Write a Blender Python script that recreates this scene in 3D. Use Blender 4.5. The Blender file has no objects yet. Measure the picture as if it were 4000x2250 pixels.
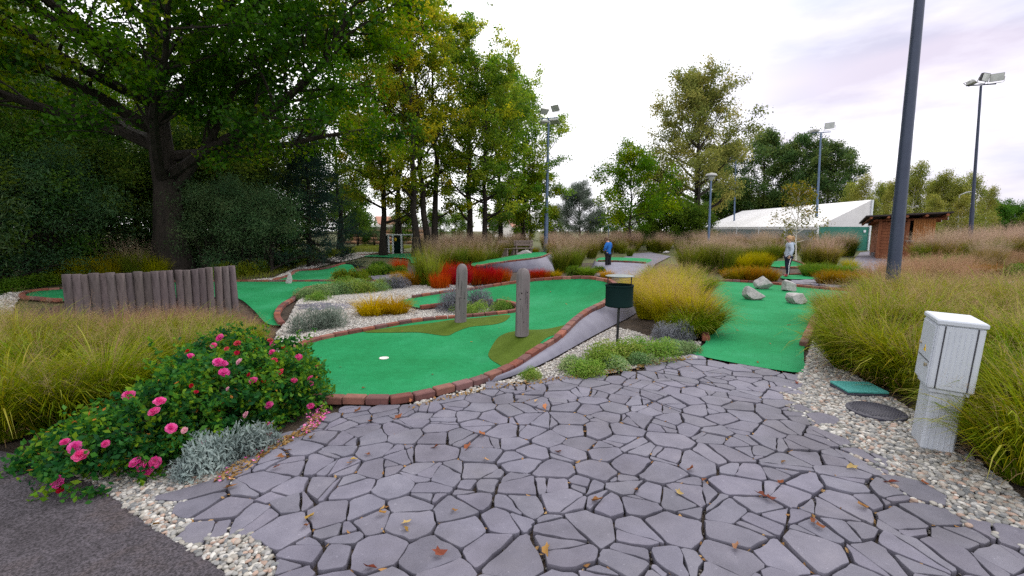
import bpy, math, random
import numpy as np
from mathutils import Vector, Matrix, Euler
from mathutils.geometry import delaunay_2d_cdt

random.seed(7)
RNG = np.random.default_rng(7)
S = bpy.context.scene
COL = S.collection
R = math.radians

# ------------------------------------------------------------------ camera model (metres; camera at the origin, 1.5 m up)
FPX, CX, CY, PITCH, HCAM = 1778.0, 2000.0, 1125.0, R(7.2), 1.5
SP, CP = math.sin(PITCH), math.cos(PITCH)

def at(px, py, z=0.0):
    """ground point (x, y) seen at photo pixel (px, py) for height z"""
    dv = py - CY
    fwd = FPX * CP - dv * SP
    down = dv * CP + FPX * SP
    t = (HCAM - z) / down
    return ((px - CX) * t, fwd * t)

def at3(px, py, z=0.0):
    x, y = at(px, py, z)
    return (x, y, z)

def dep(px, py, d):
    """point at forward depth d on the ray through the pixel"""
    dv = py - CY
    fwd = FPX * CP - dv * SP
    down = dv * CP + FPX * SP
    t = d / fwd
    return ((px - CX) * t, d, HCAM - down * t)

# ------------------------------------------------------------------ mesh helpers
def mesh_np(name, V, F, mats, C=None, smooth=False, mi=None):
    V = np.ascontiguousarray(V, dtype=np.float32)
    F = np.ascontiguousarray(F, dtype=np.int32)
    me = bpy.data.meshes.new(name)
    me.vertices.add(len(V)); me.vertices.foreach_set('co', V.ravel())
    me.loops.add(F.size); me.loops.foreach_set('vertex_index', F.ravel())
    me.polygons.add(len(F)); me.polygons.foreach_set('loop_start', np.arange(0, F.size, F.shape[1], dtype=np.int32))
    if C is not None:
        C4 = np.ones((len(V), 4), dtype=np.float32); C4[:, :3] = C
        a = me.color_attributes.new('Col', 'FLOAT_COLOR', 'POINT')
        a.data.foreach_set('color', C4.ravel())
    for m in (mats if isinstance(mats, (list, tuple)) else [mats]):
        me.materials.append(m)
    if mi is not None:
        me.polygons.foreach_set('material_index', np.asarray(mi, dtype=np.int32))
    if smooth:
        me.polygons.foreach_set('use_smooth', np.ones(len(F), dtype=bool))
    me.update(calc_edges=True)
    return me

class MB:
    """collects shapes and builds one mesh"""
    def __init__(self):
        self.v, self.f, self.c, self.m = [], [], [], []
    def add(self, vs, fs, col=(1, 1, 1), m=0):
        o = len(self.v)
        self.v += [tuple(p) for p in vs]
        self.f += [tuple(i + o for i in f) for f in fs]
        self.c += [col] * len(vs)
        self.m += [m] * len(fs)
        return self
    def box(self, c, s, rz=0.0, bev=0.0, col=(1, 1, 1), m=0, mat4=None):
        x, y, z = s[0] / 2, s[1] / 2, s[2] / 2
        b = min(bev, x * .45, y * .45, z * .45)
        M = Matrix.Translation(c) @ Matrix.Rotation(rz, 4, 'Z')
        if mat4 is not None: M = mat4
        if b <= 0:
            vs = [(sx * x, sy * y, sz * z) for sz in (-1, 1) for sx, sy in ((-1, -1), (1, -1), (1, 1), (-1, 1))]
            fs = [(3, 2, 1, 0), (4, 5, 6, 7), (0, 1, 5, 4), (1, 2, 6, 5), (2, 3, 7, 6), (3, 0, 4, 7)]
        else:
            def ring(xx, yy, zz, k):
                return [(-xx + k, -yy, zz), (xx - k, -yy, zz), (xx, -yy + k, zz), (xx, yy - k, zz),
                        (xx - k, yy, zz), (-xx + k, yy, zz), (-xx, yy - k, zz), (-xx, -yy + k, zz)]
            vs = ring(x - b, y - b, -z, b * .5) + ring(x, y, -z + b, b) + ring(x, y, z - b, b) + ring(x - b, y - b, z, b * .5)
            fs = [tuple(range(7, -1, -1)), tuple(range(24, 32))]
            for r in range(3):
                for i in range(8):
                    j = (i + 1) % 8
                    fs.append((r * 8 + i, r * 8 + j, r * 8 + 8 + j, r * 8 + 8 + i))
        return self.add([M @ Vector(p) for p in vs], fs, col, m)
    def tube(self, path, radii, n=8, caps=True, col=(1, 1, 1), m=0):
        path = [Vector(p) for p in path]
        if not hasattr(radii, '__len__'): radii = [radii] * len(path)
        vs, fs = [], []
        u = None
        for i, p in enumerate(path):
            d = (path[min(i + 1, len(path) - 1)] - path[max(i - 1, 0)])
            if d.length < 1e-9: d = Vector((0, 0, 1))
            d.normalize()
            if u is None:
                u = d.orthogonal().normalized()
            else:
                u = (u - d * u.dot(d))
                u = u.normalized() if u.length > 1e-6 else d.orthogonal().normalized()
            w = d.cross(u)
            for k in range(n):
                a = 2 * math.pi * k / n
                vs.append(p + (u * math.cos(a) + w * math.sin(a)) * radii[i])
        for i in range(len(path) - 1):
            for k in range(n):
                j = (k + 1) % n
                fs.append((i * n + k, i * n + j, i * n + n + j, i * n + n + k))
        if caps:
            fs.append(tuple(range(n - 1, -1, -1)))
            fs.append(tuple(range((len(path) - 1) * n, len(path) * n)))
        return self.add(vs, fs, col, m)
    def lathe(self, c, prof, n=24, col=(1, 1, 1), m=0, sx=1.0, sy=1.0, rz=0.0):
        vs, fs = [], []
        for r, z in prof:
            for k in range(n):
                a = 2 * math.pi * k / n
                p = Vector((math.cos(a) * r * sx, math.sin(a) * r * sy, z))
                p.rotate(Euler((0, 0, rz)))
                vs.append(p + Vector(c))
        for i in range(len(prof) - 1):
            for k in range(n):
                j = (k + 1) % n
                fs.append((i * n + k, i * n + j, i * n + n + j, i * n + n + k))
        fs.append(tuple(range(n - 1, -1, -1)))
        fs.append(tuple(range((len(prof) - 1) * n, len(prof) * n)))
        return self.add(vs, fs, col, m)
    def mesh(self, name, mats, smooth=False):
        me = bpy.data.meshes.new(name)
        me.from_pydata(self.v, [], self.f)
        a = me.color_attributes.new('Col', 'FLOAT_COLOR', 'POINT')
        C4 = np.ones((len(self.v), 4), dtype=np.float32); C4[:, :3] = np.array(self.c, dtype=np.float32)
        a.data.foreach_set('color', C4.ravel())
        for mm in (mats if isinstance(mats, (list, tuple)) else [mats]): me.materials.append(mm)
        me.polygons.foreach_set('material_index', self.m)
        if smooth:
            me.polygons.foreach_set('use_smooth', [True] * len(self.f))
            try: me.set_sharp_from_angle(angle=R(38))
            except Exception: pass
        me.update()
        return me

def link(name, me, parent=None, loc=None, rz=None):
    o = bpy.data.objects.new(name, me)
    COL.objects.link(o)
    if parent is not None: o.parent = parent
    if loc is not None: o.location = loc
    if rz is not None: o.rotation_euler = (0, 0, rz)
    return o

def tag(o, label, cat, group=None, kind=None):
    o['label'] = label; o['category'] = cat
    if group: o['group'] = group
    if kind: o['kind'] = kind
    return o

def struct(name, me):
    o = link(name, me); o['kind'] = 'structure'
    return o

def stuff(name, me, label, cat):
    o = link(name, me)
    return tag(o, label, cat, kind='stuff')

def thing(name, label, cat, loc, rz=0.0, s=1.0, group=None, parts=()):
    """an Empty at the base of the thing with each part as a child mesh"""
    e = bpy.data.objects.new(name, None); COL.objects.link(e)
    e.location = loc; e.rotation_euler = (0, 0, rz)
    e.scale = (s, s, s) if not hasattr(s, '__len__') else s
    e.empty_display_size = .1
    tag(e, label, cat, group, 'thing')
    for pn, pm in parts: link(pn, pm, e)
    return e

# ------------------------------------------------------------------ materials
def new_mat(name):
    m = bpy.data.materials.new(name); m.use_nodes = True
    nt = m.node_tree; nt.nodes.clear()
    out = nt.nodes.new('ShaderNodeOutputMaterial')
    return m, nt, out

def N(nt, t, **kw):
    n = nt.nodes.new(t)
    for k, v in kw.items():
        if k in n.inputs.keys(): n.inputs[k].default_value = v
        else: setattr(n, k, v)
    return n

def ramp(nt, stops):
    n = nt.nodes.new('ShaderNodeValToRGB')
    e = n.color_ramp.elements
    while len(e) < len(stops): e.new(.5)
    for i, (p, c) in enumerate(stops):
        e[i].position = p; e[i].color = (*c, 1) if len(c) == 3 else c
    return n

def leaf_mat(name, trans=.4, gain=1.3, sat=1.12, rough=.5, obj_vary=.18):
    """leaf or blade: colour attribute, some light passing through"""
    m, nt, out = new_mat(name)
    L = nt.links.new
    at_ = N(nt, 'ShaderNodeAttribute', attribute_name='Col')
    oi = N(nt, 'ShaderNodeObjectInfo')
    mr = N(nt, 'ShaderNodeMapRange'); mr.inputs[3].default_value = (1 - obj_vary) * gain; mr.inputs[4].default_value = (1 + obj_vary) * gain
    L(oi.outputs['Random'], mr.inputs[0])
    hs = N(nt, 'ShaderNodeHueSaturation'); hs.inputs['Saturation'].default_value = sat
    L(at_.outputs['Color'], hs.inputs['Color']); L(mr.outputs[0], hs.inputs['Value'])
    mh = N(nt, 'ShaderNodeMapRange'); mh.inputs[3].default_value = .5 - .02 * obj_vary / .18; mh.inputs[4].default_value = .5 + .02 * obj_vary / .18
    mt = N(nt, 'ShaderNodeMath', operation='FRACT')
    mm = N(nt, 'ShaderNodeMath', operation='MULTIPLY'); mm.inputs[1].default_value = 7.31
    L(oi.outputs['Random'], mm.inputs[0]); L(mm.outputs[0], mt.inputs[0]); L(mt.outputs[0], mh.inputs[0]); L(mh.outputs[0], hs.inputs['Hue'])
    d = N(nt, 'ShaderNodeBsdfDiffuse'); t = N(nt, 'ShaderNodeBsdfTranslucent'); g = N(nt, 'ShaderNodeBsdfGlossy'); g.inputs['Roughness'].default_value = rough
    L(hs.outputs[0], d.inputs[0]); L(hs.outputs[0], t.inputs[0])
    g.inputs[0].default_value = (.6, .65, .6, 1)
    a = N(nt, 'ShaderNodeMixShader'); a.inputs[0].default_value = trans
    L(d.outputs[0], a.inputs[1]); L(t.outputs[0], a.inputs[2])
    b = N(nt, 'ShaderNodeMixShader'); b.inputs[0].default_value = .014
    L(a.outputs[0], b.inputs[1]); L(g.outputs[0], b.inputs[2])
    L(b.outputs[0], out.inputs[0])
    return m

def surf(name, c1, c2, scale=8, rough=.8, bump=.15, bscale=None, detail=6, metal=0.0, use_col=False, c3=None, dist=.01, coord='Object', spec=.3, stretch=None, speck=None):
    """two or three colours mixed by noise, with bump; optional colour attribute as a multiplier"""
    m, nt, out = new_mat(name)
    L = nt.links.new
    tc = N(nt, 'ShaderNodeTexCoord'); src = tc.outputs[coord]
    if stretch:
        mp = N(nt, 'ShaderNodeMapping'); mp.inputs['Scale'].default_value = stretch
        L(src, mp.inputs[0]); src = mp.outputs[0]
    n1 = N(nt, 'ShaderNodeTexNoise'); n1.inputs['Scale'].default_value = scale; n1.inputs['Detail'].default_value = detail; n1.inputs['Roughness'].default_value = .62
    L(src, n1.inputs['Vector'])
    st = [(.32, c1), (.68, c2)] if c3 is None else [(.3, c1), (.5, c2), (.7, c3)]
    r1 = ramp(nt, st); L(n1.outputs[0], r1.inputs[0])
    col = r1.outputs[0]
    if speck:
        n3 = N(nt, 'ShaderNodeTexNoise'); n3.inputs['Scale'].default_value = speck[0]; n3.inputs['Detail'].default_value = 2
        L(src, n3.inputs['Vector'])
        r3 = ramp(nt, [(.5 - speck[1], (1 - speck[2],) * 3), (.5 + speck[1], (1 + speck[2],) * 3)]); L(n3.outputs[0], r3.inputs[0])
        mx = N(nt, 'ShaderNodeMix', data_type='RGBA', blend_type='MULTIPLY'); mx.inputs[0].default_value = 1
        L(col, mx.inputs[6]); L(r3.outputs[0], mx.inputs[7]); col = mx.outputs[2]
    if use_col:
        a = N(nt, 'ShaderNodeAttribute', attribute_name='Col')
        mx = N(nt, 'ShaderNodeMix', data_type='RGBA', blend_type='MULTIPLY'); mx.inputs[0].default_value = 1
        L(col, mx.inputs[6]); L(a.outputs['Color'], mx.inputs[7]); col = mx.outputs[2]
    p = N(nt, 'ShaderNodeBsdfPrincipled'); p.inputs['Roughness'].default_value = rough; p.inputs['Metallic'].default_value = metal
    p.inputs['Specular IOR Level'].default_value = spec
    L(col, p.inputs['Base Color'])
    if bump:
        n2 = N(nt, 'ShaderNodeTexNoise'); n2.inputs['Scale'].default_value = bscale or scale * 4; n2.inputs['Detail'].default_value = 5
        L(src, n2.inputs['Vector'])
        b = N(nt, 'ShaderNodeBump'); b.inputs['Strength'].default_value = bump; b.inputs['Distance'].default_value = dist
        L(n2.outputs[0], b.inputs['Height']); L(b.outputs[0], p.inputs['Normal'])
    L(p.outputs[0], out.inputs[0])
    return m

M = {}
M['leaf'] = leaf_mat('leaf')
M['oakleaf'] = leaf_mat('oak_leaf', .5, 1.55, 1.1)
M['alderleaf'] = leaf_mat('alder_leaf', .6, 1.75, 1.05)
M['woodleaf'] = leaf_mat('wood_leaf', .55, 2.0, 1.1)
M['blade'] = leaf_mat('blade', .42, 1.18, 1.1, obj_vary=.2)
M['seed'] = leaf_mat('seed_head', .5, .92, 1.0, obj_vary=.15)
M['petal'] = leaf_mat('petal', .3, 1.0, 1.0, obj_vary=.1)
M['bark'] = surf('bark', (.014, .011, .009), (.036, .028, .023), 6, .9, .8, 18, stretch=(1, 1, .25), dist=.04)
M['birchbark'] = surf('birch_bark', (.6, .56, .5), (.7, .67, .62), 3, .8, .2, c3=(.12, .1, .09))
M['soil'] = surf('soil', (.035, .026, .02), (.085, .062, .045), 5, .95, .8, 60, dist=.02, speck=(90, .15, .35))
def felt_mat():
    m, nt, out = new_mat('felt'); L = nt.links.new
    tc = N(nt, 'ShaderNodeTexCoord')
    def noise(sc, det=4, ro=.55):
        n = N(nt, 'ShaderNodeTexNoise'); n.inputs['Scale'].default_value = sc; n.inputs['Detail'].default_value = det; n.inputs['Roughness'].default_value = ro
        L(tc.outputs['Object'], n.inputs['Vector']); return n.outputs[0]
    r1 = ramp(nt, [(.32, (.013, .185, .060)), (.5, (.017, .225, .080)), (.70, (.032, .265, .112))]); L(noise(.9, 5), r1.inputs[0])
    r2 = ramp(nt, [(.38, (.80, .82, .80)), (.62, (1.16, 1.14, 1.16))]); L(noise(170, 3, .7), r2.inputs[0])
    r3 = ramp(nt, [(.35, (.88, .9, .88)), (.65, (1.08, 1.06, 1.08))]); L(noise(11, 5, .7), r3.inputs[0])
    r4 = ramp(nt, [(.70, (1, 1, 1)), (.78, (1.5, 1.05, 1.1))]); L(noise(26, 3), r4.inputs[0])
    col = r1.outputs[0]
    for o in (r2.outputs[0], r3.outputs[0], r4.outputs[0]):
        mx = N(nt, 'ShaderNodeMix', data_type='RGBA', blend_type='MULTIPLY'); mx.inputs[0].default_value = 1
        L(col, mx.inputs[6]); L(o, mx.inputs[7]); col = mx.outputs[2]
    p = N(nt, 'ShaderNodeBsdfPrincipled'); p.inputs['Roughness'].default_value = .95; p.inputs['Specular IOR Level'].default_value = .1
    L(col, p.inputs['Base Color'])
    b = N(nt, 'ShaderNodeBump'); b.inputs['Strength'].default_value = .5; b.inputs['Distance'].default_value = .006; L(noise(190, 3, .7), b.inputs['Height']); L(b.outputs[0], p.inputs['Normal'])
    L(p.outputs[0], out.inputs[0]); return m
M['felt'] = felt_mat()
M['rough_felt'] = surf('rough_felt', (.062, .098, .010), (.082, .125, .016), 8, .95, .5, 300, dist=.006, spec=.1, speck=(170, .12, .3))
M['brick'] = surf('brick', (.75, .75, .75), (1.15, 1.1, 1.05), 14, .8, .35, 90, dist=.003, use_col=True)
def slab_mat():
    m, nt, out = new_mat('slab'); L = nt.links.new
    tc = N(nt, 'ShaderNodeTexCoord'); at_ = N(nt, 'ShaderNodeAttribute', attribute_name='Col')
    def noise(sc, det=5, ro=.6, st=None):
        n = N(nt, 'ShaderNodeTexNoise'); n.inputs['Scale'].default_value = sc; n.inputs['Detail'].default_value = det; n.inputs['Roughness'].default_value = ro
        src = tc.outputs['Object']
        if st:
            mp_ = N(nt, 'ShaderNodeMapping'); mp_.inputs['Scale'].default_value = st; mp_.inputs['Rotation'].default_value = (0, 0, .5); L(src, mp_.inputs[0]); src = mp_.outputs[0]
        L(src, n.inputs['Vector']); return n.outputs[0]
    r1 = ramp(nt, [(.3, (.126, .121, .156)), (.55, (.162, .155, .196)), (.75, (.196, .186, .226))]); L(noise(5, 8, .65), r1.inputs[0])
    r2 = ramp(nt, [(.33, (.80, .79, .76)), (.52, (1, 1, 1)), (.75, (1.10, 1.08, 1.06))]); L(noise(1.1, 4), r2.inputs[0])
    r3 = ramp(nt, [(.30, (.86, .86, .86)), (.7, (1.12, 1.12, 1.12))]); L(noise(260, 2), r3.inputs[0])
    r4 = ramp(nt, [(.69, (1, 1, 1)), (.74, (1.5, 1.5, 1.45))]); L(noise(38, 2), r4.inputs[0])
    col = r1.outputs[0]
    for o in (r2.outputs[0], r3.outputs[0], r4.outputs[0], at_.outputs['Color']):
        mx = N(nt, 'ShaderNodeMix', data_type='RGBA', blend_type='MULTIPLY'); mx.inputs[0].default_value = 1
        L(col, mx.inputs[6]); L(o, mx.inputs[7]); col = mx.outputs[2]
    p = N(nt, 'ShaderNodeBsdfPrincipled'); p.inputs['Roughness'].default_value = .78; p.inputs['Specular IOR Level'].default_value = .3
    L(col, p.inputs['Base Color'])
    b1 = N(nt, 'ShaderNodeBump'); b1.inputs['Strength'].default_value = .55; b1.inputs['Distance'].default_value = .006; L(noise(22, 7, .7, (1, 2.2, 1)), b1.inputs['Height'])
    b2 = N(nt, 'ShaderNodeBump'); b2.inputs['Strength'].default_value = .3; b2.inputs['Distance'].default_value = .003; L(noise(140, 3), b2.inputs['Height']); L(b1.outputs[0], b2.inputs['Normal'])
    L(b2.outputs[0], p.inputs['Normal']); L(p.outputs[0], out.inputs[0])
    return m
M['slab'] = slab_mat()
M['asphalt'] = surf('asphalt', (.040, .034, .040), (.072, .063, .074), 2.6, .9, 1.0, 70, dist=.02, c3=(.062, .047, .046), speck=(95, .14, .5))
M['concrete'] = surf('concrete', (.155, .15, .20), (.215, .21, .265), 3, .75, .2, 60, dist=.004, spec=.35)
M['concrete_old'] = surf('concrete_old', (.17, .165, .185), (.30, .29, .30), 4, .85, .4, 40, dist=.01)
M['pebble'] = surf('pebble', (.58, .57, .56), (.82, .81, .80), 40, .65, .1, use_col=True, spec=.4)
M['gravel_bed'] = surf('gravel_bed', (.12, .10, .085), (.36, .34, .32), 55, .9, .9, 70, dist=.02, detail=3)
M['wood_post'] = surf('weathered_wood', (.075, .064, .066), (.165, .145, .148), 9, .85, .7, 26, stretch=(1, 1, .09), dist=.01, c3=(.115, .10, .103))
M['palisade'] = surf('palisade_wood', (.040, .032, .031), (.122, .100, .099), 12, .88, .9, 40, stretch=(1, 1, .14), dist=.012, c3=(.068, .062, .052), use_col=True, speck=(9, .2, .25))
M['endgrain'] = surf('end_grain', (.2, .18, .17), (.32, .29, .27), 20, .9, .3, use_col=False)
M['boulder'] = surf('boulder', (.23, .222, .222), (.40, .385, .38), 5, .85, .7, 22, dist=.02, c3=(.31, .295, .29), speck=(60, .12, .18))
M['steel'] = surf('galvanised_steel', (.12, .15, .22), (.17, .2, .28), 3, .45, .06, 50, metal=.25, spec=.5)
M['polepaint'] = surf('pole_coating', (.030, .040, .075), (.045, .058, .10), 2.5, .45, .08, 60, metal=.3, spec=.5)
M['bluepole'] = surf('blue_grey_pole', (.085, .135, .24), (.12, .175, .29), 2, .5, .05, metal=.2, spec=.4)
M['lampbody'] = surf('lamp_housing', (.3, .3, .3), (.42, .42, .41), 5, .5, .05, metal=.3)
M['lampdark'] = surf('lamp_dark', (.03, .03, .035), (.05, .05, .055), 5, .5, .05)
M['lampglass'] = surf('lamp_glass', (.45, .47, .48), (.6, .62, .62), 3, .15, 0, spec=.6)
M['bingreen'] = surf('bin_green', (.0015, .011, .011), (.0025, .016, .015), 6, .7, .05, spec=.1)
M['binlid'] = surf('bin_lid', (.13, .16, .16), (.20, .23, .23), 9, .5, .03, spec=.3)
M['blackpaint'] = surf('black_paint', (.006, .007, .009), (.012, .013, .015), 8, .4, .05, spec=.5)
M['box'] = surf('cabinet_grp', (.44, .47, .53), (.50, .53, .59), 3, .55, .05, 120, spec=.4, dist=.001, speck=(4, .3, .06))
M['groove'] = surf('groove', (.03, .03, .04), (.05, .05, .06), 8, .7, 0)
M['yellow'] = surf('yellow_sign', (.7, .45, .02), (.8, .52, .03), 8, .5, 0)
M['brass'] = surf('brass', (.3, .26, .18), (.42, .37, .27), 30, .4, .1, metal=.7)
M['teal'] = surf('teal_lid', (.055, .27, .25), (.075, .33, .30), 4, .6, .3, 90, dist=.003, speck=(60, .2, .12))
M['blacklid'] = surf('black_lid', (.03, .03, .045), (.055, .053, .075), 30, .6, .7, 160, dist=.004)
M['tentwhite'] = surf('tent_fabric', (.60, .59, .60), (.68, .67, .68), 1.2, .5, .1, 6)
M['tentgreen'] = surf('tent_green', (.012, .13, .095), (.02, .17, .125), 1.5, .6, .1, 6)
M['tentgrey'] = surf('tent_grey', (.16, .2, .21), (.22, .26, .27), 1.5, .6, .1, 6)
M['hutwood'] = surf('hut_wood', (.16, .055, .03), (.30, .11, .05), 4, .8, .5, 20, stretch=(6, 6, .6), dist=.01)
M['hutorange'] = surf('hut_boards', (.32, .12, .035), (.46, .19, .06), 4, .8, .5, 20, stretch=(8, 8, .5), dist=.01)
M['hutroof'] = surf('hut_roof', (.035, .028, .03), (.07, .055, .055), 6, .9, .4, 30)
M['dark'] = surf('dark_inside', (.012, .01, .01), (.02, .018, .017), 5, .9, 0)
M['benchwood'] = surf('bench_wood', (.17, .13, .12), (.28, .22, .2), 6, .8, .3, 20, stretch=(.3, 4, 4))
M['white'] = surf('white_paint', (.6, .64, .68), (.72, .75, .78), 6, .5, .05)
M['tile'] = surf('roof_tile', (.36, .17, .12), (.46, .24, .18), 8, .8, .2)
M['housewall'] = surf('house_wall', (.62, .58, .55), (.72, .69, .66), 4, .8, .1)
M['brownlog'] = surf('stacked_log', (.17, .085, .045), (.32, .18, .10), 5, .9, .5, 16, stretch=(.3, 3, 3), use_col=True)
M['deadleaf'] = leaf_mat('dead_leaf', .2, 1.0, 1.0, obj_vary=.3)
M['cup'] = surf('cup_rim', (.62, .6, .55), (.75, .73, .68), 20, .5, .1)
M['ground'] = surf('ground', (.035, .045, .014), (.085, .095, .03), .8, .95, .9, 8, c3=(.11, .085, .05), dist=.05, speck=(14, .15, .4))
M['path'] = surf('path', (.11, .105, .135), (.17, .16, .20), 1.5, .85, .5, 30, dist=.01, speck=(25, .15, .2))
# ------------------------------------------------------------------ camera, sky, sun
cam = bpy.data.cameras.new('camera'); co = bpy.data.objects.new('camera', cam); COL.objects.link(co)
co.location = (0, 0, HCAM); co.rotation_euler = (R(90) - PITCH, 0, 0)
cam.sensor_width = 36; cam.lens = FPX / 4000 * 36; cam.clip_start = .05; cam.clip_end = 3000
S.camera = co

SUN_EL, SUN_AZ = R(42), R(38)          # azimuth clockwise from the view direction
sl = bpy.data.lights.new('sun', 'SUN'); sl.energy = 1.1; sl.angle = R(28); sl.color = (1, .95, .88)
so = bpy.data.objects.new('sun', sl); COL.objects.link(so)
sd = Vector((math.sin(SUN_AZ) * math.cos(SUN_EL), math.cos(SUN_AZ) * math.cos(SUN_EL), math.sin(SUN_EL)))
so.rotation_euler = sd.to_track_quat('Z', 'Y').to_euler()

W = bpy.data.worlds.new('World'); S.world = W; W.use_nodes = True
nt = W.node_tree; nt.nodes.clear(); L = nt.links.new
out = nt.nodes.new('ShaderNodeOutputWorld'); bg = nt.nodes.new('ShaderNodeBackground'); bg.inputs['Strength'].default_value = .12
sky = nt.nodes.new('ShaderNodeTexSky'); sky.sky_type = 'NISHITA'; sky.sun_disc = False
sky.sun_elevation = SUN_EL; sky.sun_rotation = SUN_AZ
tc = nt.nodes.new('ShaderNodeTexCoord')
mp = nt.nodes.new('ShaderNodeMapping'); mp.inputs['Scale'].default_value = (1, 1, 3.6); mp.inputs['Rotation'].default_value = (0, R(-7), 0)
L(tc.outputs['Generated'], mp.inputs[0])
n1 = nt.nodes.new('ShaderNodeTexNoise'); n1.inputs['Scale'].default_value = 2.6; n1.inputs['Detail'].default_value = 7; n1.inputs['Roughness'].default_value = .55
L(mp.outputs[0], n1.inputs['Vector'])
cr = ramp(nt, [(.34, (.34, .34, .34)), (.42, (.75, .75, .75)), (.56, (1, 1, 1))]); L(n1.outputs[0], cr.inputs[0])
def lobe(d, a, b):
    dn = nt.nodes.new('ShaderNodeVectorMath'); dn.operation = 'DOT_PRODUCT'
    v = Vector(d).normalized(); dn.inputs[1].default_value = v
    nm = nt.nodes.new('ShaderNodeVectorMath'); nm.operation = 'NORMALIZE'
    L(tc.outputs['Generated'], nm.inputs[0]); L(nm.outputs[0], dn.inputs[0])
    mr = nt.nodes.new('ShaderNodeMapRange'); mr.interpolation_type = 'SMOOTHSTEP'
    mr.inputs[1].default_value = a; mr.inputs[2].default_value = b
    L(dn.outputs['Value'], mr.inputs[0])
    return mr.outputs[0]
l1 = lobe((.80, .62, .13), .78, .97)
l2 = lobe((.15, 1, .10), .985, .998)
mx = nt.nodes.new('ShaderNodeMath'); mx.operation = 'MAXIMUM'; L(l1, mx.inputs[0])
h2 = nt.nodes.new('ShaderNodeMath'); h2.operation = 'MULTIPLY'; h2.inputs[1].default_value = .5; L(l2, h2.inputs[0]); L(h2.outputs[0], mx.inputs[1])
ml = nt.nodes.new('ShaderNodeMath'); ml.operation = 'MULTIPLY'; L(cr.outputs[0], ml.inputs[0]); L(mx.outputs[0], ml.inputs[1])
n2 = nt.nodes.new('ShaderNodeTexNoise'); n2.inputs['Scale'].default_value = 1.7; n2.inputs['Detail'].default_value = 3; L(mp.outputs[0], n2.inputs['Vector'])
gr = ramp(nt, [(.35, (2.5, 3.0, 4.1)), (.5, (3.2, 3.15, 4.1)), (.65, (4.2, 3.75, 4.5))])
L(n2.outputs[0], gr.inputs[0])
mc = nt.nodes.new('ShaderNodeMix'); mc.data_type = 'RGBA'; mc.inputs[6].default_value = (9.2, 9.1, 9.3, 1)
L(ml.outputs[0], mc.inputs[0]); L(gr.outputs[0], mc.inputs[7])
ms = nt.nodes.new('ShaderNodeMix'); ms.data_type = 'RGBA'; ms.inputs[0].default_value = .93
L(sky.outputs[0], ms.inputs[6]); L(mc.outputs[2], ms.inputs[7])
L(ms.outputs[2], bg.inputs[0]); L(bg.outputs[0], out.inputs[0])

S.view_settings.view_transform = 'Standard'; S.view_settings.look = 'None'
S.view_settings.exposure = 0.68; S.view_settings.gamma = 1.0
S.render.engine = 'CYCLES'
S.cycles.max_bounces = 6; S.cycles.diffuse_bounces = 3; S.cycles.transmission_bounces = 4; S.cycles.transparent_max_bounces = 4
S.cycles.use_denoising = False
S.cycles.sample_clamp_indirect = 4

# ------------------------------------------------------------------ polygon helpers
def inpoly(X, Y, poly):
    X = np.asarray(X); Y = np.asarray(Y)
    c = np.zeros(X.shape, bool)
    P = [(p[0], p[1]) for p in poly]
    j = len(P) - 1
    for i in range(len(P)):
        xi, yi = P[i]; xj, yj = P[j]
        if yi != yj:
            c ^= ((yi > Y) != (yj > Y)) & (X < (xj - xi) * (Y - yi) / (yj - yi) + xi)
        j = i
    return c

def px_poly(pts):
    return [at(p[0], p[1], p[2] if len(p) > 2 else 0) for p in pts]

def resample(P, step, closed=False):
    P = [Vector(p) for p in P]
    if closed: P = P + [P[0]]
    # Catmull-Rom smoothing first
    Q = []
    n = len(P)
    for i in range(n - 1):
        p1, p2 = P[i], P[i + 1]
        p0 = P[i - 1] if i > 0 else (P[-2] if closed else p1)
        p3 = P[i + 2] if i + 2 < n else (P[1] if closed else p2)
        for k in range(12):
            t = k / 12
            Q.append(.5 * ((2 * p1) + (p2 - p0) * t + (2 * p0 - 5 * p1 + 4 * p2 - p3) * t * t + (3 * p1 - p0 - 3 * p2 + p3) * t ** 3))
    Q.append(P[-1])
    out = [Q[0]]; acc = 0.0
    for a, b in zip(Q[:-1], Q[1:]):
        d = (b - a).length
        while d > 1e-9 and acc + d >= step:
            a = a + (b - a) * ((step - acc) / d); out.append(a.copy())
            d = (b - a).length; acc = 0.0
        acc += d
    return out

def idw(ctrl, p=3.0):
    C = np.array(ctrl)
    def f(x, y):
        x = np.asarray(x, float); y = np.asarray(y, float)
        d2 = (x[..., None] - C[:, 0]) ** 2 + (y[..., None] - C[:, 1]) ** 2 + 6e-3
        w = d2 ** (-p / 2)
        return (w * C[:, 2]).sum(-1) / w.sum(-1)
    return f

def banked(border, floor, reach=.45):
    B = np.array(border); zb = idw(border, 4.0); Fl = np.array(floor)
    def f(x, y):
        x = np.asarray(x, float); y = np.asarray(y, float)
        d = np.sqrt(((x[..., None] - B[:, 0]) ** 2 + (y[..., None] - B[:, 1]) ** 2).min(-1))
        d2 = (x[..., None] - Fl[:, 0]) ** 2 + (y[..., None] - Fl[:, 1]) ** 2 + .25
        w = d2 ** -1.2; zf = (w * Fl[:, 2]).sum(-1) / w.sum(-1)
        k = np.exp(-(d / reach) ** 1.6)
        return zb(x, y) * k + zf * (1 - k)
    return f

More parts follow.
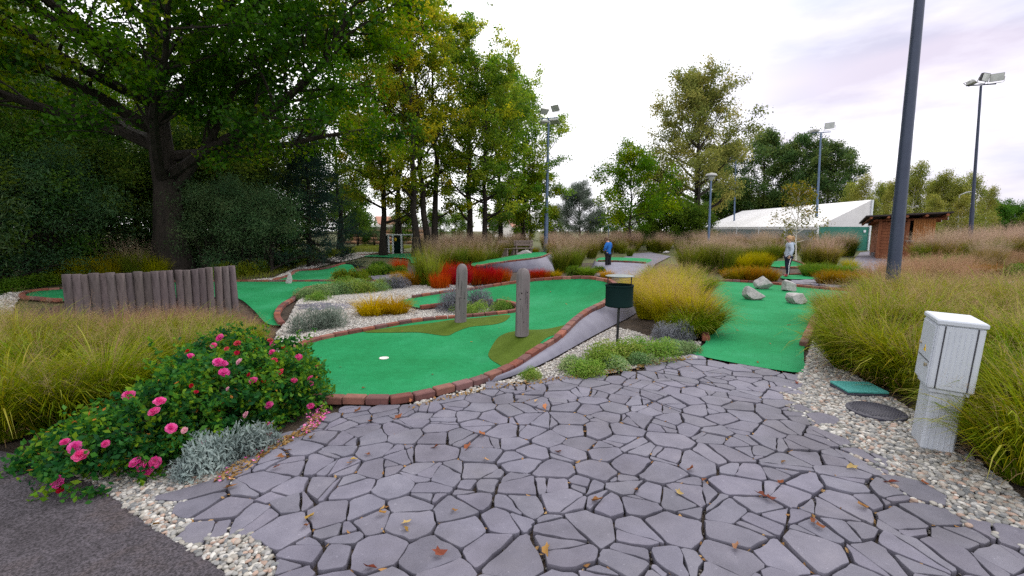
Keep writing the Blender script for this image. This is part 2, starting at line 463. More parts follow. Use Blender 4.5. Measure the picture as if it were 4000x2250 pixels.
def sheet(poly, zf, grid, name, mat, off=0.0, colf=None):
    """polygon filled with a fine grid, following a height function"""
    xs = [p[0] for p in poly]; ys = [p[1] for p in poly]
    gx, gy = np.meshgrid(np.arange(min(xs), max(xs), grid), np.arange(min(ys), max(ys), grid))
    gx = gx.ravel() + RNG.uniform(-.2, .2, gx.size) * grid; gy = gy.ravel() + RNG.uniform(-.2, .2, gy.size) * grid
    k = inpoly(gx, gy, poly)
    pts = [Vector((p[0], p[1])) for p in poly] + [Vector(p) for p in zip(gx[k], gy[k])]
    n = len(poly)
    r = delaunay_2d_cdt(pts, [(i, (i + 1) % n) for i in range(n)], [], 1, 1e-5)
    V = np.array([(p.x, p.y) for p in r[0]])
    Z = zf(V[:, 0], V[:, 1]) + off if zf is not None else np.full(len(V), off)
    F = [tuple(f) for f in r[2]]
    V3 = np.column_stack([V, Z])
    F = np.array(F)
    a = V3[F[:, 0]]; b = V3[F[:, 1]]; c = V3[F[:, 2]]
    flip = np.cross(b - a, c - a)[:, 2] < 0
    F[flip] = F[flip][:, ::-1]
    C = np.ones((len(V3), 3)) if colf is None else colf(V[:, 0], V[:, 1])
    return mesh_np(name, V3, F, mat, C, smooth=True)

BR = [(.20, .062, .042), (.25, .085, .055), (.18, .066, .055), (.14, .065, .062), (.23, .105, .082), (.17, .09, .09)]
def bricks(line, name, bl=.195, bw=.10, bh=.07, gap=.012, seed=0, sink=.02):
    rng = random.Random(seed)
    P = resample(line, bl + gap)
    mb = MB()
    for a, b in zip(P[:-1], P[1:]):
        d = b - a; c = (a + b) / 2
        ux = d.normalized(); uz = Vector((0, 0, 1)); uy = uz.cross(ux).normalized(); uz = ux.cross(uy)
        M4 = Matrix((ux, uy, uz)).transposed().to_4x4()
        M4 = Matrix.Translation(c + Vector((0, 0, bh / 2 - sink + rng.uniform(-.005, .005)))) @ M4 @ Matrix.Rotation(rng.uniform(-.03, .03), 4, 'Z') @ Matrix.Rotation(rng.uniform(-.03, .03), 4, 'X')
        k = rng.choice(BR); s = rng.uniform(.8, 1.15)
        mb.box((0, 0, 0), (bl, bw, bh), bev=.008, col=tuple(q * s for q in k), mat4=M4)
    return mb.mesh(name, M['brick'])

def skirt(line, zlow, name, mat, closed=False):
    P = resample(line, .15, closed)
    V = []; F = []
    for i, p in enumerate(P):
        V += [(p.x, p.y, p.z - .005), (p.x, p.y, zlow)]
        if i: F.append((2 * i - 2, 2 * i - 1, 2 * i + 1, 2 * i))
    return mesh_np(name, np.array(V), np.array(F), mat, np.ones((len(V), 3)))

# ------------------------------------------------------------------ ground and beds
def flat(name, poly, z, mat, grid=None):
    if grid: return sheet(poly, None, grid, name, mat, z)
    r = delaunay_2d_cdt([Vector(p) for p in poly], [(i, (i + 1) % len(poly)) for i in range(len(poly))], [], 1, 1e-5)
    V = np.array([(p.x, p.y, z) for p in r[0]]); F = np.array([tuple(f) for f in r[2]])
    a, b, c = V[F[:, 0]], V[F[:, 1]], V[F[:, 2]]
    fl = np.cross(b - a, c - a)[:, 2] < 0; F[fl] = F[fl][:, ::-1]
    return mesh_np(name, V, F, mat, np.ones((len(V), 3)))

g = 900
struct('ground', mesh_np('ground', np.array([(-g, -g, -.06), (g, -g, -.06), (g, g, -.06), (-g, g, -.06)]), np.array([(0, 1, 2, 3)]), M['ground'], np.ones((4, 3))))
soil_poly = [(-7.5, 1.2), (7.5, 1.2), (12, 8), (16, 19), (4, 22), (-9, 19), (-9.5, 8)]
struct('garden_soil', flat('garden_soil', soil_poly, -.052, M['soil']))

asph = px_poly([(0, 1758), (186, 1795), (414, 1912), (593, 2057), (759, 2147), (890, 2240)])
asph = [(-9, 3.0), (-6, 2.98)] + asph + [(-.95, 1.2), (-.6, -1.5), (-9, -1.5)]
struct('asphalt_path', flat('asphalt_path', asph, -.006, M['asphalt']))

PAVE = px_poly([(897, 1850), (1063, 1733), (1173, 1692), (1242, 1636), (1300, 1592), (1600, 1592), (1760, 1545), (1890, 1512), (2033, 1489),
                (2160, 1487), (2350, 1462), (2542, 1425), (2717, 1392), (3138, 1458), (3076, 1519), (3124, 1574), (3228, 1636), (3290, 1692), (3380, 1747),
                (3483, 1802), (3483, 1871), (3600, 1912), (3870, 2037), (4000, 2078)]) + [(2.75, 1.75), (2.6, 1.2), (-.75, 1.2)] + \
       px_poly([(1076, 2216), (966, 2168), (959, 2099), (669, 2043), (642, 1912)])
struct('paving_bed', sheet(PAVE, None, .25, 'paving_bed', M['soil'], -.038))

def clip(poly, nx, ny, d):
    out_ = []
    for i in range(len(poly)):
        a, b = poly[i - 1], poly[i]
        da = a[0] * nx + a[1] * ny - d; db = b[0] * nx + b[1] * ny - d
        if (da <= 0) != (db <= 0):
            t = da / (da - db); out_.append((a[0] + (b[0] - a[0]) * t, a[1] + (b[1] - a[1]) * t))
        if db <= 0: out_.append(b)
    return out_

OUTL = []
def slabs(poly, size, gap, thick, seed, name, splitp=.62, ztop=0.0, mat=None):
    rng = random.Random(seed)
    xs = [p[0] for p in poly]; ys = [p[1] for p in poly]
    seeds = []
    row = 0; y = min(ys) - size
    while y < max(ys) + size:
        x = min(xs) - size + (row % 2) * size * .5
        while x < max(xs) + size:
            seeds.append((x + rng.uniform(-.43, .43) * size, y + rng.uniform(-.43, .43) * size)); x += size
        y += size * .88; row += 1
    A = np.array(seeds); keep = inpoly(A[:, 0], A[:, 1], poly)
    cells = []
    for i in np.nonzero(keep)[0]:
        sx, sy = seeds[i]
        P = [(sx - size * 2, sy - size * 2), (sx + size * 2, sy - size * 2), (sx + size * 2, sy + size * 2), (sx - size * 2, sy + size * 2)]
        d = (A[:, 0] - sx) ** 2 + (A[:, 1] - sy) ** 2
        for j in np.argsort(d)[1:22]:
            ex, ey = A[j, 0] - sx, A[j, 1] - sy
            l = math.hypot(ex, ey)
            P = clip(P, ex / l, ey / l, ((A[j, 0] + sx) * ex + (A[j, 1] + sy) * ey) / 2 / l - gap * rng.uniform(.15, .9))
            if len(P) < 3: break
        if len(P) < 3: continue
        tilt = (rng.uniform(-.012, .012), rng.uniform(-.012, .012)); dz = rng.uniform(-.005, .005)
        sh = rng.uniform(.86, 1.1)
        todo = [(P, 0, rng.uniform(0, math.pi))]
        while todo:
            q, dpt, a0 = todo.pop()
            if dpt < 2 and rng.random() < (splitp if dpt == 0 else .16):
                a = a0 + rng.gauss(0, .25); nx, ny = math.cos(a), math.sin(a)
                cx = sum(p[0] for p in q) / len(q); cy = sum(p[1] for p in q) / len(q)
                off = rng.choice((-1, 1)) * rng.uniform(.08, .27) * size; d0 = cx * nx + cy * ny + off
                g2 = rng.uniform(.003, .006)
                q1 = clip(q, nx, ny, d0 - g2); q2 = clip(q, -nx, -ny, -d0 - g2)
                if len(q1) > 2 and len(q2) > 2:
                    todo += [(q1, dpt + 1, a0 + 1.4), (q2, dpt + 1, a0 + 1.4)]; continue
            cells.append((q, tilt, dz, sh * rng.uniform(.97, 1.03), (sx, sy)))
    mb = MB(); OUTL.append([q for q, *_ in cells])
    for q, tilt, dz, sh, c0 in cells:
        ar = abs(sum(q[i - 1][0] * q[i][1] - q[i][0] * q[i - 1][1] for i in range(len(q)))) / 2
        if ar < .0012: continue
        # roughen the outline
        o = []
        for i in range(len(q)):
            a, b = q[i], q[(i + 1) % len(q)]
            l = math.hypot(b[0] - a[0], b[1] - a[1])
            if l < .004: continue
            k = max(1, int(l / .055)); nxx, nyy = -(b[1] - a[1]) / l, (b[0] - a[0]) / l
            r_ = min(.012, l * .2) / l
            for t in [r_] + [m_ / k for m_ in range(1, k) if r_ < m_ / k < 1 - r_] + [1 - r_]:
                w = rng.uniform(-.0065, .0065)
                o.append((a[0] + (b[0] - a[0]) * t + nxx * w, a[1] + (b[1] - a[1]) * t + nyy * w))
        if len(o) < 3: continue
        cx = sum(p[0] for p in o) / len(o); cy = sum(p[1] for p in o) / len(o)
        def zz(x, y): return ztop + dz + (x - c0[0]) * tilt[0] + (y - c0[1]) * tilt[1]
        n = len(o); bev = .0016
        vs = []
        for x, y in o:
            l = math.hypot(x - cx, y - cy) + 1e-9; f = max(0, 1 - bev / l)
            vs.append((cx + (x - cx) * f, cy + (y - cy) * f, zz(x, y)))
        for x, y in o: vs.append((x, y, zz(x, y) - bev))
        for x, y in o:
            l = math.hypot(x - cx, y - cy) + 1e-9; f = 1 + rng.uniform(.0, .004) / l
            vs.append((cx + (x - cx) * f, cy + (y - cy) * f, zz(x, y) - thick))
        ar2 = sum(o[i - 1][0] * o[i][1] - o[i][0] * o[i - 1][1] for i in range(n))
        idx = list(range(n)) if ar2 > 0 else list(range(n - 1, -1, -1))
        fs = [tuple(idx)]
        for lv in (0, n):
            for i in range(n):
                a, b = idx[i], idx[(i + 1) % n]
                fs.append((lv + a, lv + n + a, lv + n + b, lv + b))
        v = sh; mb.add(vs, fs, (v, v * rng.uniform(.985, 1.015), v * rng.uniform(.98, 1.02)))
    return mb.mesh(name, mat or M['slab'])

struct('stone_paving', slabs(PAVE, .222, .0145, .055, 5, 'stone_paving', .50))

def pebbles(polys, holes, step, rmin, rmax, z, seed, name, cols, nseg=1, layers=1):
    """real pebbles scattered over beds"""
    rng = np.random.default_rng(seed)
    pts = []
    for poly in polys:
        xs = [p[0] for p in poly]; ys = [p[1] for p in poly]
        for l in range(layers):
            gx, gy = np.meshgrid(np.arange(min(xs), max(xs), step), np.arange(min(ys), max(ys), step))
            gx = gx.ravel() + rng.uniform(-.5, .5, gx.size) * step; gy = gy.ravel() + rng.uniform(-.5, .5, gy.size) * step
            k = inpoly(gx, gy, poly)
            gx, gy = gx[k], gy[k]; k = np.ones(len(gx), bool)
            for h in holes:
                H_ = np.array(h); lo, hi = H_.min(0), H_.max(0)
                s_ = np.nonzero((gx > lo[0]) & (gx < hi[0]) & (gy > lo[1]) & (gy < hi[1]))[0]
                if len(s_): k[s_] &= ~inpoly(gx[s_], gy[s_], h)
            pts.append(np.column_stack([gx[k], gy[k], np.full(k.sum(), z + l * rmin * .9)]))
    P = np.vstack(pts); n = len(P)
    t = (1 + 5 ** .5) / 2
    iv = np.array([(-1, t, 0), (1, t, 0), (-1, -t, 0), (1, -t, 0), (0, -1, t), (0, 1, t), (0, -1, -t), (0, 1, -t), (t, 0, -1), (t, 0, 1), (-t, 0, -1), (-t, 0, 1)], float)
    iv /= np.linalg.norm(iv[0])
    fi = [(0, 11, 5), (0, 5, 1), (0, 1, 7), (0, 7, 10), (0, 10, 11), (1, 5, 9), (5, 11, 4), (11, 10, 2), (10, 7, 6), (7, 1, 8), (3, 9, 4), (3, 4, 2), (3, 2, 6), (3, 6, 8), (3, 8, 9), (4, 9, 5), (2, 4, 11), (6, 2, 10), (8, 6, 7), (9, 8, 1)]
    if nseg == 2:
        vv = [tuple(p) for p in iv]; cache = {}; ff = []
        def mid(a, b):
            k = (min(a, b), max(a, b))
            if k not in cache:
                q = (np.array(vv[a]) + np.array(vv[b])) / 2; q /= np.linalg.norm(q); vv.append(tuple(q)); cache[k] = len(vv) - 1
            return cache[k]
        for a, b, c in fi:
            x, y, w = mid(a, b), mid(b, c), mid(c, a); ff += [(a, x, w), (b, y, x), (c, w, y), (x, y, w)]
        iv = np.array(vv); fi = ff
    fi = np.array(fi)
    r = rng.uniform(rmin, rmax, n)
    sc = np.column_stack([r * rng.uniform(.9, 1.5, n), r * rng.uniform(.7, 1.05, n), r * rng.uniform(.45, .75, n)])
    V = iv[None] * sc[:, None] * (1 + rng.normal(0, .07, (n, len(iv), 1)))
    a = rng.uniform(0, 2 * np.pi, n); b = rng.normal(0, .3, n)
    ca, sa, cb, sb = np.cos(a), np.sin(a), np.cos(b), np.sin(b)
    x, y, zz = V[..., 0], V[..., 1], V[..., 2]
    y, zz = y * cb[:, None] - zz * sb[:, None], y * sb[:, None] + zz * cb[:, None]
    x, y = x * ca[:, None] - y * sa[:, None], x * sa[:, None] + y * ca[:, None]
    V = np.stack([x, y, zz], -1) + P[:, None]
    V[..., 2] += rng.uniform(0, 1, n)[:, None] * r[:, None] * .5
    F = (fi[None] + (np.arange(n) * len(iv))[:, None, None]).reshape(-1, 3)
    cs = np.array(cols); c = cs[rng.integers(0, len(cs), n)] * rng.uniform(.75, 1.15, (n, 1))
    C = np.repeat(c, len(iv), 0)
    return mesh_np(name, V.reshape(-1, 3), F, M['pebble'], C, smooth=True)

PCOL = [(.52, .49, .44), (.62, .60, .56), (.36, .36, .35), (.28, .28, .28), (.44, .38, .33), (.50, .36, .29), (.68, .66, .62), (.34, .33, .30), (.22, .23, .24), (.46, .45, .44)]
WCOL = [(.66, .63, .58), (.72, .70, .66), (.50, .48, .45), (.40, .38, .37), (.58, .52, .47), (.76, .74, .70), (.60, .56, .50)]

GR_R = px_poly([(3138, 1445), (3175, 1330), (3260, 1420), (3400, 1500), (3560, 1600), (3700, 1700), (3800, 1780), (4000, 1950), (4150, 2060), (4150, 2180), (3980, 2130),
                (3820, 2070), (3560, 1955), (3440, 1900), (3430, 1830), (3330, 1775), (3240, 1720), (3180, 1665), (3070, 1595), (3030, 1525)])
GR_L = px_poly([(186, 1797), (414, 1914), (593, 2059), (759, 2149), (890, 2242), (1150, 2242), (1060, 2180), (1040, 2080), (760, 2030), (720, 1930), (920, 1880), (820, 1800), (500, 1760)])
GR_M = px_poly([(1070, 1380), (1080, 1300), (1125, 1250), (1160, 1180), (1215, 1135), (1380, 1118), (1480, 1128), (1597, 1168), (1575, 1190), (1645, 1205), (1800, 1190), (1940, 1182),
                (2005, 1200), (1995, 1215), (1818, 1238), (1642, 1252), (1443, 1288), (1239, 1328), (1130, 1372)])
GR_M2 = px_poly([(1400, 1120), (1520, 1075), (1700, 1090), (1850, 1120), (1740, 1143), (1600, 1165), (1500, 1135)])
GR_B = px_poly([(1950, 1490), (2061, 1450), (2166, 1400), (2304, 1323), (2398, 1273), (2480, 1290), (2600, 1330), (2740, 1330), (2715, 1385), (2540, 1420), (2350, 1458), (2160, 1484), (2030, 1487)])
GR_S = px_poly([(1560, 1600), (1600, 1570), (1760, 1530), (1890, 1495), (1960, 1480), (2030, 1490), (1890, 1520), (1760, 1552)])
GR_F = px_poly([(720, 1110), (990, 1092), (1070, 1085), (1160, 1045), (1260, 1015), (1400, 985), (1480, 985), (1390, 1010), (1290, 1030), (1200, 1052), (1140, 1075), (1080, 1092), (900, 1100)])
GR_LL = px_poly([(-300, 1200), (0, 1150), (100, 1135), (60, 1180), (40, 1230), (-100, 1300)])
for i, p in enumerate((GR_R, GR_L, GR_M, GR_M2, GR_B, GR_F, GR_LL)):
    struct('gravel_bed', flat('gravel_bed', p, -.031 + .003 * i, M['gravel_bed']))
stuff('gravel', pebbles([GR_R], OUTL[0], .026, .011, .021, -.016, 1, 'gravel', PCOL, 2, 2), 'mixed beige and grey pebbles filling the strip beside the electrical cabinet', 'gravel')
stuff('gravel', pebbles([GR_L], OUTL[0], .021, .008, .0165, -.016, 2, 'gravel', PCOL, 2, 2), 'rounded pale pebbles between the asphalt and the paving', 'gravel')
stuff('gravel', pebbles([GR_M, GR_M2], [], .032, .013, .022, -.014, 3, 'gravel', WCOL, 1, 2), 'white gravel around the lavender inside the bend of the green lane', 'gravel')
stuff('gravel', pebbles([GR_B, GR_S], OUTL[0], .03, .012, .02, -.02, 4, 'gravel', WCOL, 1, 1), 'white pebbles along the edge of the paving by the waste bin', 'gravel')
stuff('gravel', pebbles([GR_F, GR_LL], [], .06, .02, .04, -.014, 5, 'gravel', WCOL, 1, 1), 'pale gravel edging the far left lanes below the trees', 'gravel')
# grit in the joints
stuff('joint_grit', pebbles([PAVE], [], .045, .003, .010, -.031, 6, 'joint_grit', [(.05, .045, .04), (.12, .11, .10), (.2, .18, .16), (.08, .06, .045), (.4, .38, .35)], 1, 2), 'dark grit and crumbs in the joints of the paving', 'grit')

mid_path = px_poly([(1143, 1209), (1180, 1188), (1390, 1178), (1470, 1180), (1400, 1203), (1260, 1215)])
struct('small_path', slabs(mid_path, .3, .02, .04, 8, 'small_path', .3, .012))
mid2 = px_poly([(1430, 1078), (1560, 1072), (1600, 1088), (1540, 1108), (1440, 1100)])
struct('small_path', slabs(mid2, .4, .02, .04, 9, 'small_path', .3, .012))
mid3 = px_poly([(3075, 1097), (3190, 1088), (3330, 1098), (3300, 1118), (3060, 1112)])
struct('small_path', slabs(mid3, .4, .02, .04, 10, 'small_path', .3, .012))
pth = px_poly([(2337, 1075), (2400, 1020), (2470, 990), (2540, 985), (2620, 1000), (2560, 1030), (2520, 1085)])
struct('grey_path', flat('grey_path', pth, -.012, M['path']))
pth2 = px_poly([(3300, 1055), (3360, 985), (3440, 975), (3560, 985), (3700, 1010), (3560, 1040), (3420, 1070)])
struct('grey_path', flat('grey_path', pth2, -.012, M['path']))
pth3 = px_poly([(3820, 1112), (3900, 1098), (4100, 1085), (4400, 1110), (4300, 1160), (3950, 1135)])
struct('grey_path', flat('grey_path', pth3, -.012, M['path']))
# ------------------------------------------------------------------ minigolf lanes
def lane(label, outline, ctrl, borders, extra=(), grid=.09, felt_step=None, bump=None, seed=0, bl=.195, group='minigolf lanes'):
    """outline, borders, ctrl in photo pixels with a height each -> one lane thing with felt, edging and more parts"""
    O = [Vector(at3(*p)) for p in outline]
    P = resample(O, felt_step or .12, True)
    zf0 = banked([tuple(p) for p in P], [at3(*p) for p in ctrl]) if ctrl else idw([tuple(p) for p in P])
    zf = zf0 if bump is None else (lambda x, y: zf0(x, y) + bump(x, y))
    c = sum((p for p in P), Vector()) / len(P)
    poly = [(p.x, p.y) for p in P[:-1]]
    felt = sheet(poly, zf, grid, 'felt', M['felt'])
    e = thing('minigolf_lane', label, 'minigolf lane', (0, 0, 0), group=group)
    e.location = (c.x, c.y, 0)
    def ch(n, me):
        o = link(n, me, e); o.location = (-c.x, -c.y, 0); return o
    ch('felt', felt)
    for i, b in enumerate(borders):
        bo = [Vector(at3(*p)) for p in b]
        ch('brick_edging', bricks(bo, 'brick_edging', seed=seed + i, bl=bl))
    return e, zf, ch, poly

# the near lane that bends round a lavender bed
fr = [(1060, 1500, 0), (1130, 1548, 0), (1211, 1560, 0), (1393, 1567, 0), (1493, 1571, 0), (1585, 1562, 0), (1660, 1545, 0), (1752, 1524, 0), (1890, 1484, 0), (2000, 1437, .01), (2105, 1368, .05), (2183, 1317, .1),
      (2249, 1254, .18), (2304, 1214, .22), (2359, 1188, .27), (2400, 1155, .34), (2408, 1125, .40), (2385, 1102, .45), (2330, 1091, .48), (2282, 1086, .48), (2138, 1092, .42), (2000, 1107, .3), (1824, 1135, .18), (1741, 1143, .14), (1597, 1166, .08)]
inn = [(1642, 1203, .05), (1700, 1195, .06), (1800, 1186, .08), (1945, 1177, .10), (2005, 1190, .10), (2032, 1205, .10), (2012, 1218, .09), (1917, 1230, .08), (1818, 1240, .06), (1642, 1254, .04), (1443, 1289, .02), (1239, 1329, 0), (1150, 1368, 0), (1075, 1430, 0)]
ctl = [(2200, 1195, .13), (2100, 1170, .10), (2000, 1170, .09), (2260, 1215, .17), (1900, 1163, .09), (2300, 1170, .16), (2150, 1150, .11), (2220, 1150, .12), (2060, 1150, .10),
       (2050, 1260, .06), (2150, 1240, .1), (1500, 1400, 0), (1750, 1420, 0), (1900, 1400, .01), (1300, 1450, 0), (1900, 1340, .02), (1700, 1350, 0)]
pa = at(1799, 1262, .09); pb = at(2038, 1308, .12)
m1 = at(1620, 1310, .06); m2 = at(2110, 1330, .1)
def bump1(x, y):
    r = 0
    for (cx, cy), h, s in ((pa, .07, .34), (pb, .10, .36), (m1, .05, .36), (m2, .05, .32)):
        r = r + h * np.exp(-((x - cx) ** 2 + (y - cy) ** 2) / s ** 2)
    return r
lane_a, zA, chA, polyA = lane('long green lane bending round the lavender bed, with two wooden posts and a cup',
    fr + [(1563, 1180, .05)] + inn, ctl, [fr, inn[:4], inn[3:]], bump=bump1, seed=3, grid=.07)
def rough(pts):
    P = resample([Vector(at3(*p)) for p in pts], .06, True)
    return sheet([(p.x, p.y) for p in P[:-1]], zA, .06, 'rough_patch', M['rough_felt'], .005)
chA('rough_patch', rough([(1420, 1294, .03), (1586, 1265, .07), (1752, 1249, .09), (1972, 1230, .09), (1985, 1243, .09), (1945, 1263, .08), (1835, 1280, .07), (1780, 1294, .06), (1741, 1308, .05), (1642, 1309, .03), (1520, 1303, .02)]))
chA('rough_patch', rough([(2228, 1268, .16), (2083, 1288, .13), (2000, 1296, .10), (1945, 1326, .06), (1910, 1374, .03), (1914, 1400, .02), (1950, 1424, .015), (1975, 1433, .01), (2040, 1410, .02), (2112, 1357, .055), (2190, 1306, .12)]))
# concrete apron under the raised outer edge
top = resample([Vector(at3(*p)) for p in [(1880, 1492, .0), (2000, 1445, .012), (2108, 1376, .045), (2187, 1325, .09), (2254, 1262, .17), (2310, 1222, .21), (2365, 1196, .26), (2408, 1158, .33), (2416, 1125, .39), (2388, 1098, .44), (2330, 1087, .47)]], .08)
bot = resample([Vector(at3(*p)) for p in [(1890, 1502, -.03), (1960, 1482, -.03), (2061, 1446, -.03), (2166, 1396, -.03), (2304, 1319, -.03), (2398, 1269, -.03), (2470, 1232, -.03), (2520, 1190, -.03), (2500, 1165, -.03), (2430, 1155, -.03)]], .02)
Vv = []; n = len(top)
for i, p in enumerate(top):
    q = bot[int(i / (n - 1) * (len(bot) - 1))]
    for k in range(5):
        t = k / 4; Vv.append(tuple(p.lerp(q, t) + Vector((0, 0, .03 * math.sin(t * math.pi)))))
Fv = [(i * 5 + k, i * 5 + 5 + k, i * 5 + 6 + k, i * 5 + 1 + k) for i in range(n - 1) for k in range(4)]
chA('concrete_apron', mesh_np('concrete_apron', np.array(Vv), np.array(Fv), M['concrete'], np.ones((len(Vv), 3)), smooth=True))
chA('concrete_base', skirt([Vector(at3(*p)) for p in fr[18:]], -.06, 'concrete_base', M['concrete_old']))
cu = at(1500, 1402); cz = float(zA(np.array([cu[0]]), np.array([cu[1]]))[0])
mb = MB(); mb.lathe((cu[0], cu[1], cz + .003), [(.056, 0), (.056, .006), (.045, .008), (.040, .0015)], 28)
chA('cup', mb.mesh('cup', M['cup'], True))

# the lane with the boulders
rl = [(2757, 1330, .0), (2745, 1270, .0), (2720, 1200, .0), (2740, 1130, .0), (2797, 1098, 0)]
bk = [(2740, 1100, 0), (2797, 1097, 0), (2959, 1104, 0), (3207, 1127, 0), (3356, 1139, 0), (3480, 1150, 0)]
rr = [(3139, 1352, 0), (3165, 1290, 0), (3200, 1230, 0), (3300, 1185, 0), (3480, 1172, 0)]
lane_b, zB, chB, polyB = lane('wide green felt lane with four grey boulders, running from the paving between tall grasses',
    [(2717, 1385, 0), (2740, 1352, 0), (2757, 1330, 0), (2740, 1250, 0), (2735, 1180, 0), (2750, 1125, 0), (2797, 1101, 0), (2959, 1107, 0), (3207, 1130, 0), (3356, 1142, 0), (3460, 1152, 0), (3440, 1172, 0), (3300, 1185, 0), (3200, 1230, 0), (3165, 1290, 0), (3142, 1360, 0), (3140, 1410, 0), (3127, 1456, 0)],
    [(2950, 1250, .0)], [rl, bk, rr], seed=20)

# lane behind the palisade
rr2 = [(1100, 1268, 0), (1082, 1235, 0), (1104, 1197, 0), (1148, 1168, 0), (1203, 1127, 0), (1290, 1116, 0), (1400, 1112, 0), (1540, 1112, 0)]
tp = [(237, 1130, 0), (420, 1115, 0), (650, 1103, 0), (894, 1100, 0), (1112, 1100, 0), (1369, 1099, 0), (1560, 1104, 0)]
lf = [(237, 1176, 0), (140, 1168, 0), (85, 1160, 0), (120, 1140, 0), (237, 1130, 0)]
lane_c, zC, chC, polyC = lane('green felt lane curving from behind the log palisade towards a white standing stone',
    lf + tp[1:] + [(1570, 1110, 0)] + rr2[::-1] + [(1040, 1262, 0), (990, 1210, 0), (940, 1170, 0), (880, 1160, 0), (600, 1166, 0)],
    [(1000, 1150, -.02), (950, 1130, .05), (1100, 1112, .06)], [rr2, tp, lf], seed=40)
# farther lanes
lane_d, zD, chD, polyD = lane('small banked green lane under the bank of rough grass, left of the rose bed',
    [(1071, 1097, 0), (1130, 1080, .0), (1165, 1060, .02), (1258, 1054, .05), (1310, 1042, .15), (1345, 1032, .2), (1380, 1040, .12), (1372, 1092, 0)],
    [(1220, 1080, 0), (1300, 1080, 0)], [[(1071, 1095, 0), (1130, 1078, .0), (1165, 1058, .02), (1258, 1052, .05), (1310, 1040, .15), (1345, 1030, .2)]], seed=50)
lane_e, zE, chE, polyE = lane('far green lane running past the white frame towards the tall grass',
    [(1398, 1000, 0), (1500, 993, 0), (1640, 990, 0), (1680, 998, 0), (1660, 1022, 0), (1610, 1028, 0), (1590, 1010, 0), (1480, 1003, 0)],
    [(1600, 1000, 0)], [[(1398, 998, 0), (1500, 991, 0), (1640, 988, 0), (1684, 998, 0), (1662, 1026, 0)]], seed=60)
lane_f, zF, chF, polyF = lane('raised far green lane on a sloping grey concrete base behind the red grass',
    [(1860, 1040, .25), (1990, 1021, .33), (2110, 1005, .42), (2140, 990, .45), (2060, 990, .42), (1940, 1010, .33), (1850, 1026, .25)],
    [(2000, 1010, .33)], [[(1860, 1041, .25), (1990, 1022, .33), (2110, 1007, .42), (2150, 990, .45)]], seed=70)
def apron(ch, tops, bots):
    A = resample([Vector(at3(*p)) for p in tops], .15); B = resample([Vector(at3(*p)) for p in bots], .03)
    V = []; n = len(A)
    for i, p in enumerate(A):
        q = B[int(i / (n - 1) * (len(B) - 1))]
        V += [tuple(p.lerp(q, k / 3)) for k in range(4)]
    F = [(i * 4 + k, i * 4 + 4 + k, i * 4 + 5 + k, i * 4 + 1 + k) for i in range(n - 1) for k in range(3)]
    ch('concrete_apron', mesh_np('concrete_apron', np.array(V), np.array(F), M['concrete'], np.ones((len(V), 3)), smooth=True))
apron(chF, [(1858, 1043, .25), (1990, 1024, .33), (2110, 1009, .42), (2152, 992, .45)], [(1870, 1066, -.06), (2000, 1064, -.06), (2165, 1060, -.06), (2200, 1040, -.06)])
lane_g, zG, chG, polyG = lane('green lane end beside the lamp column, in front of the benches',
    [(2055, 990, .15), (2120, 984, .15), (2160, 990, .15), (2130, 998, .15), (2060, 1000, .15)], [], [[(2055, 1002, .15), (2130, 1000, .15), (2165, 990, .15)]], seed=80)
apron(chG, [(2050, 1003, .14), (2130, 1001, .14), (2168, 990, .14)], [(2050, 1016, -.06), (2130, 1014, -.06), (2180, 998, -.06)])
lane_h, zH, chH, polyH = lane('raised lane with a pale concrete side that hides the feet of the boy',
    [(2335, 1020, .26), (2440, 1022, .26), (2520, 1028, .26), (2540, 1012, .26), (2440, 1006, .26), (2350, 1006, .26)], [], [[(2335, 1020, .26), (2440, 1023, .26), (2530, 1029, .26)]], seed=90)
apron(chH, [(2322, 1014, .25), (2335, 1023, .25), (2440, 1026, .25), (2530, 1032, .25)], [(2310, 1050, -.06), (2335, 1074, -.06), (2430, 1080, -.06), (2540, 1082, -.06)])
lane_i, zI, chI, polyI = lane('green tee mat where the girl stands at the end of a paved patch',
    [(3060, 1088, 0), (3062, 1076, 0), (3160, 1074, 0), (3230, 1084, 0), (3170, 1090, 0)], [], [[(3062, 1074, 0), (3160, 1072, 0), (3235, 1083, 0)]], seed=100)
lane_j, zJ, chJ, polyJ = lane('small green felt lane with a brick edge behind the girl',
    [(3000, 1036, 0), (3020, 1022, .03), (3090, 1018, .05), (3138, 1034, .02), (3120, 1042, 0), (3050, 1044, 0)], [], [[(3050, 1046, 0), (3120, 1044, 0), (3142, 1034, .02), (3092, 1017, .05)]], seed=110)
LANES = [polyA, polyB, polyC, polyD, polyE, polyF, polyG, polyH, polyI, polyJ]
# ------------------------------------------------------------------ grasses and small plants
def lerp_cols(cols, t):
    c = np.array(cols); k = np.clip(t, 0, .9999) * (len(c) - 1); i = k.astype(int); f = (k - i)[..., None]
    return c[i] * (1 - f) + c[i + 1] * f

def join(*parts):
    V, F, C = [], [], []; o = 0
    for p in parts:
        V.append(p[0]); F.append(p[1] + o); C.append(p[2]); o += len(p[0])
    return np.vstack(V), np.vstack(F), np.vstack(C)

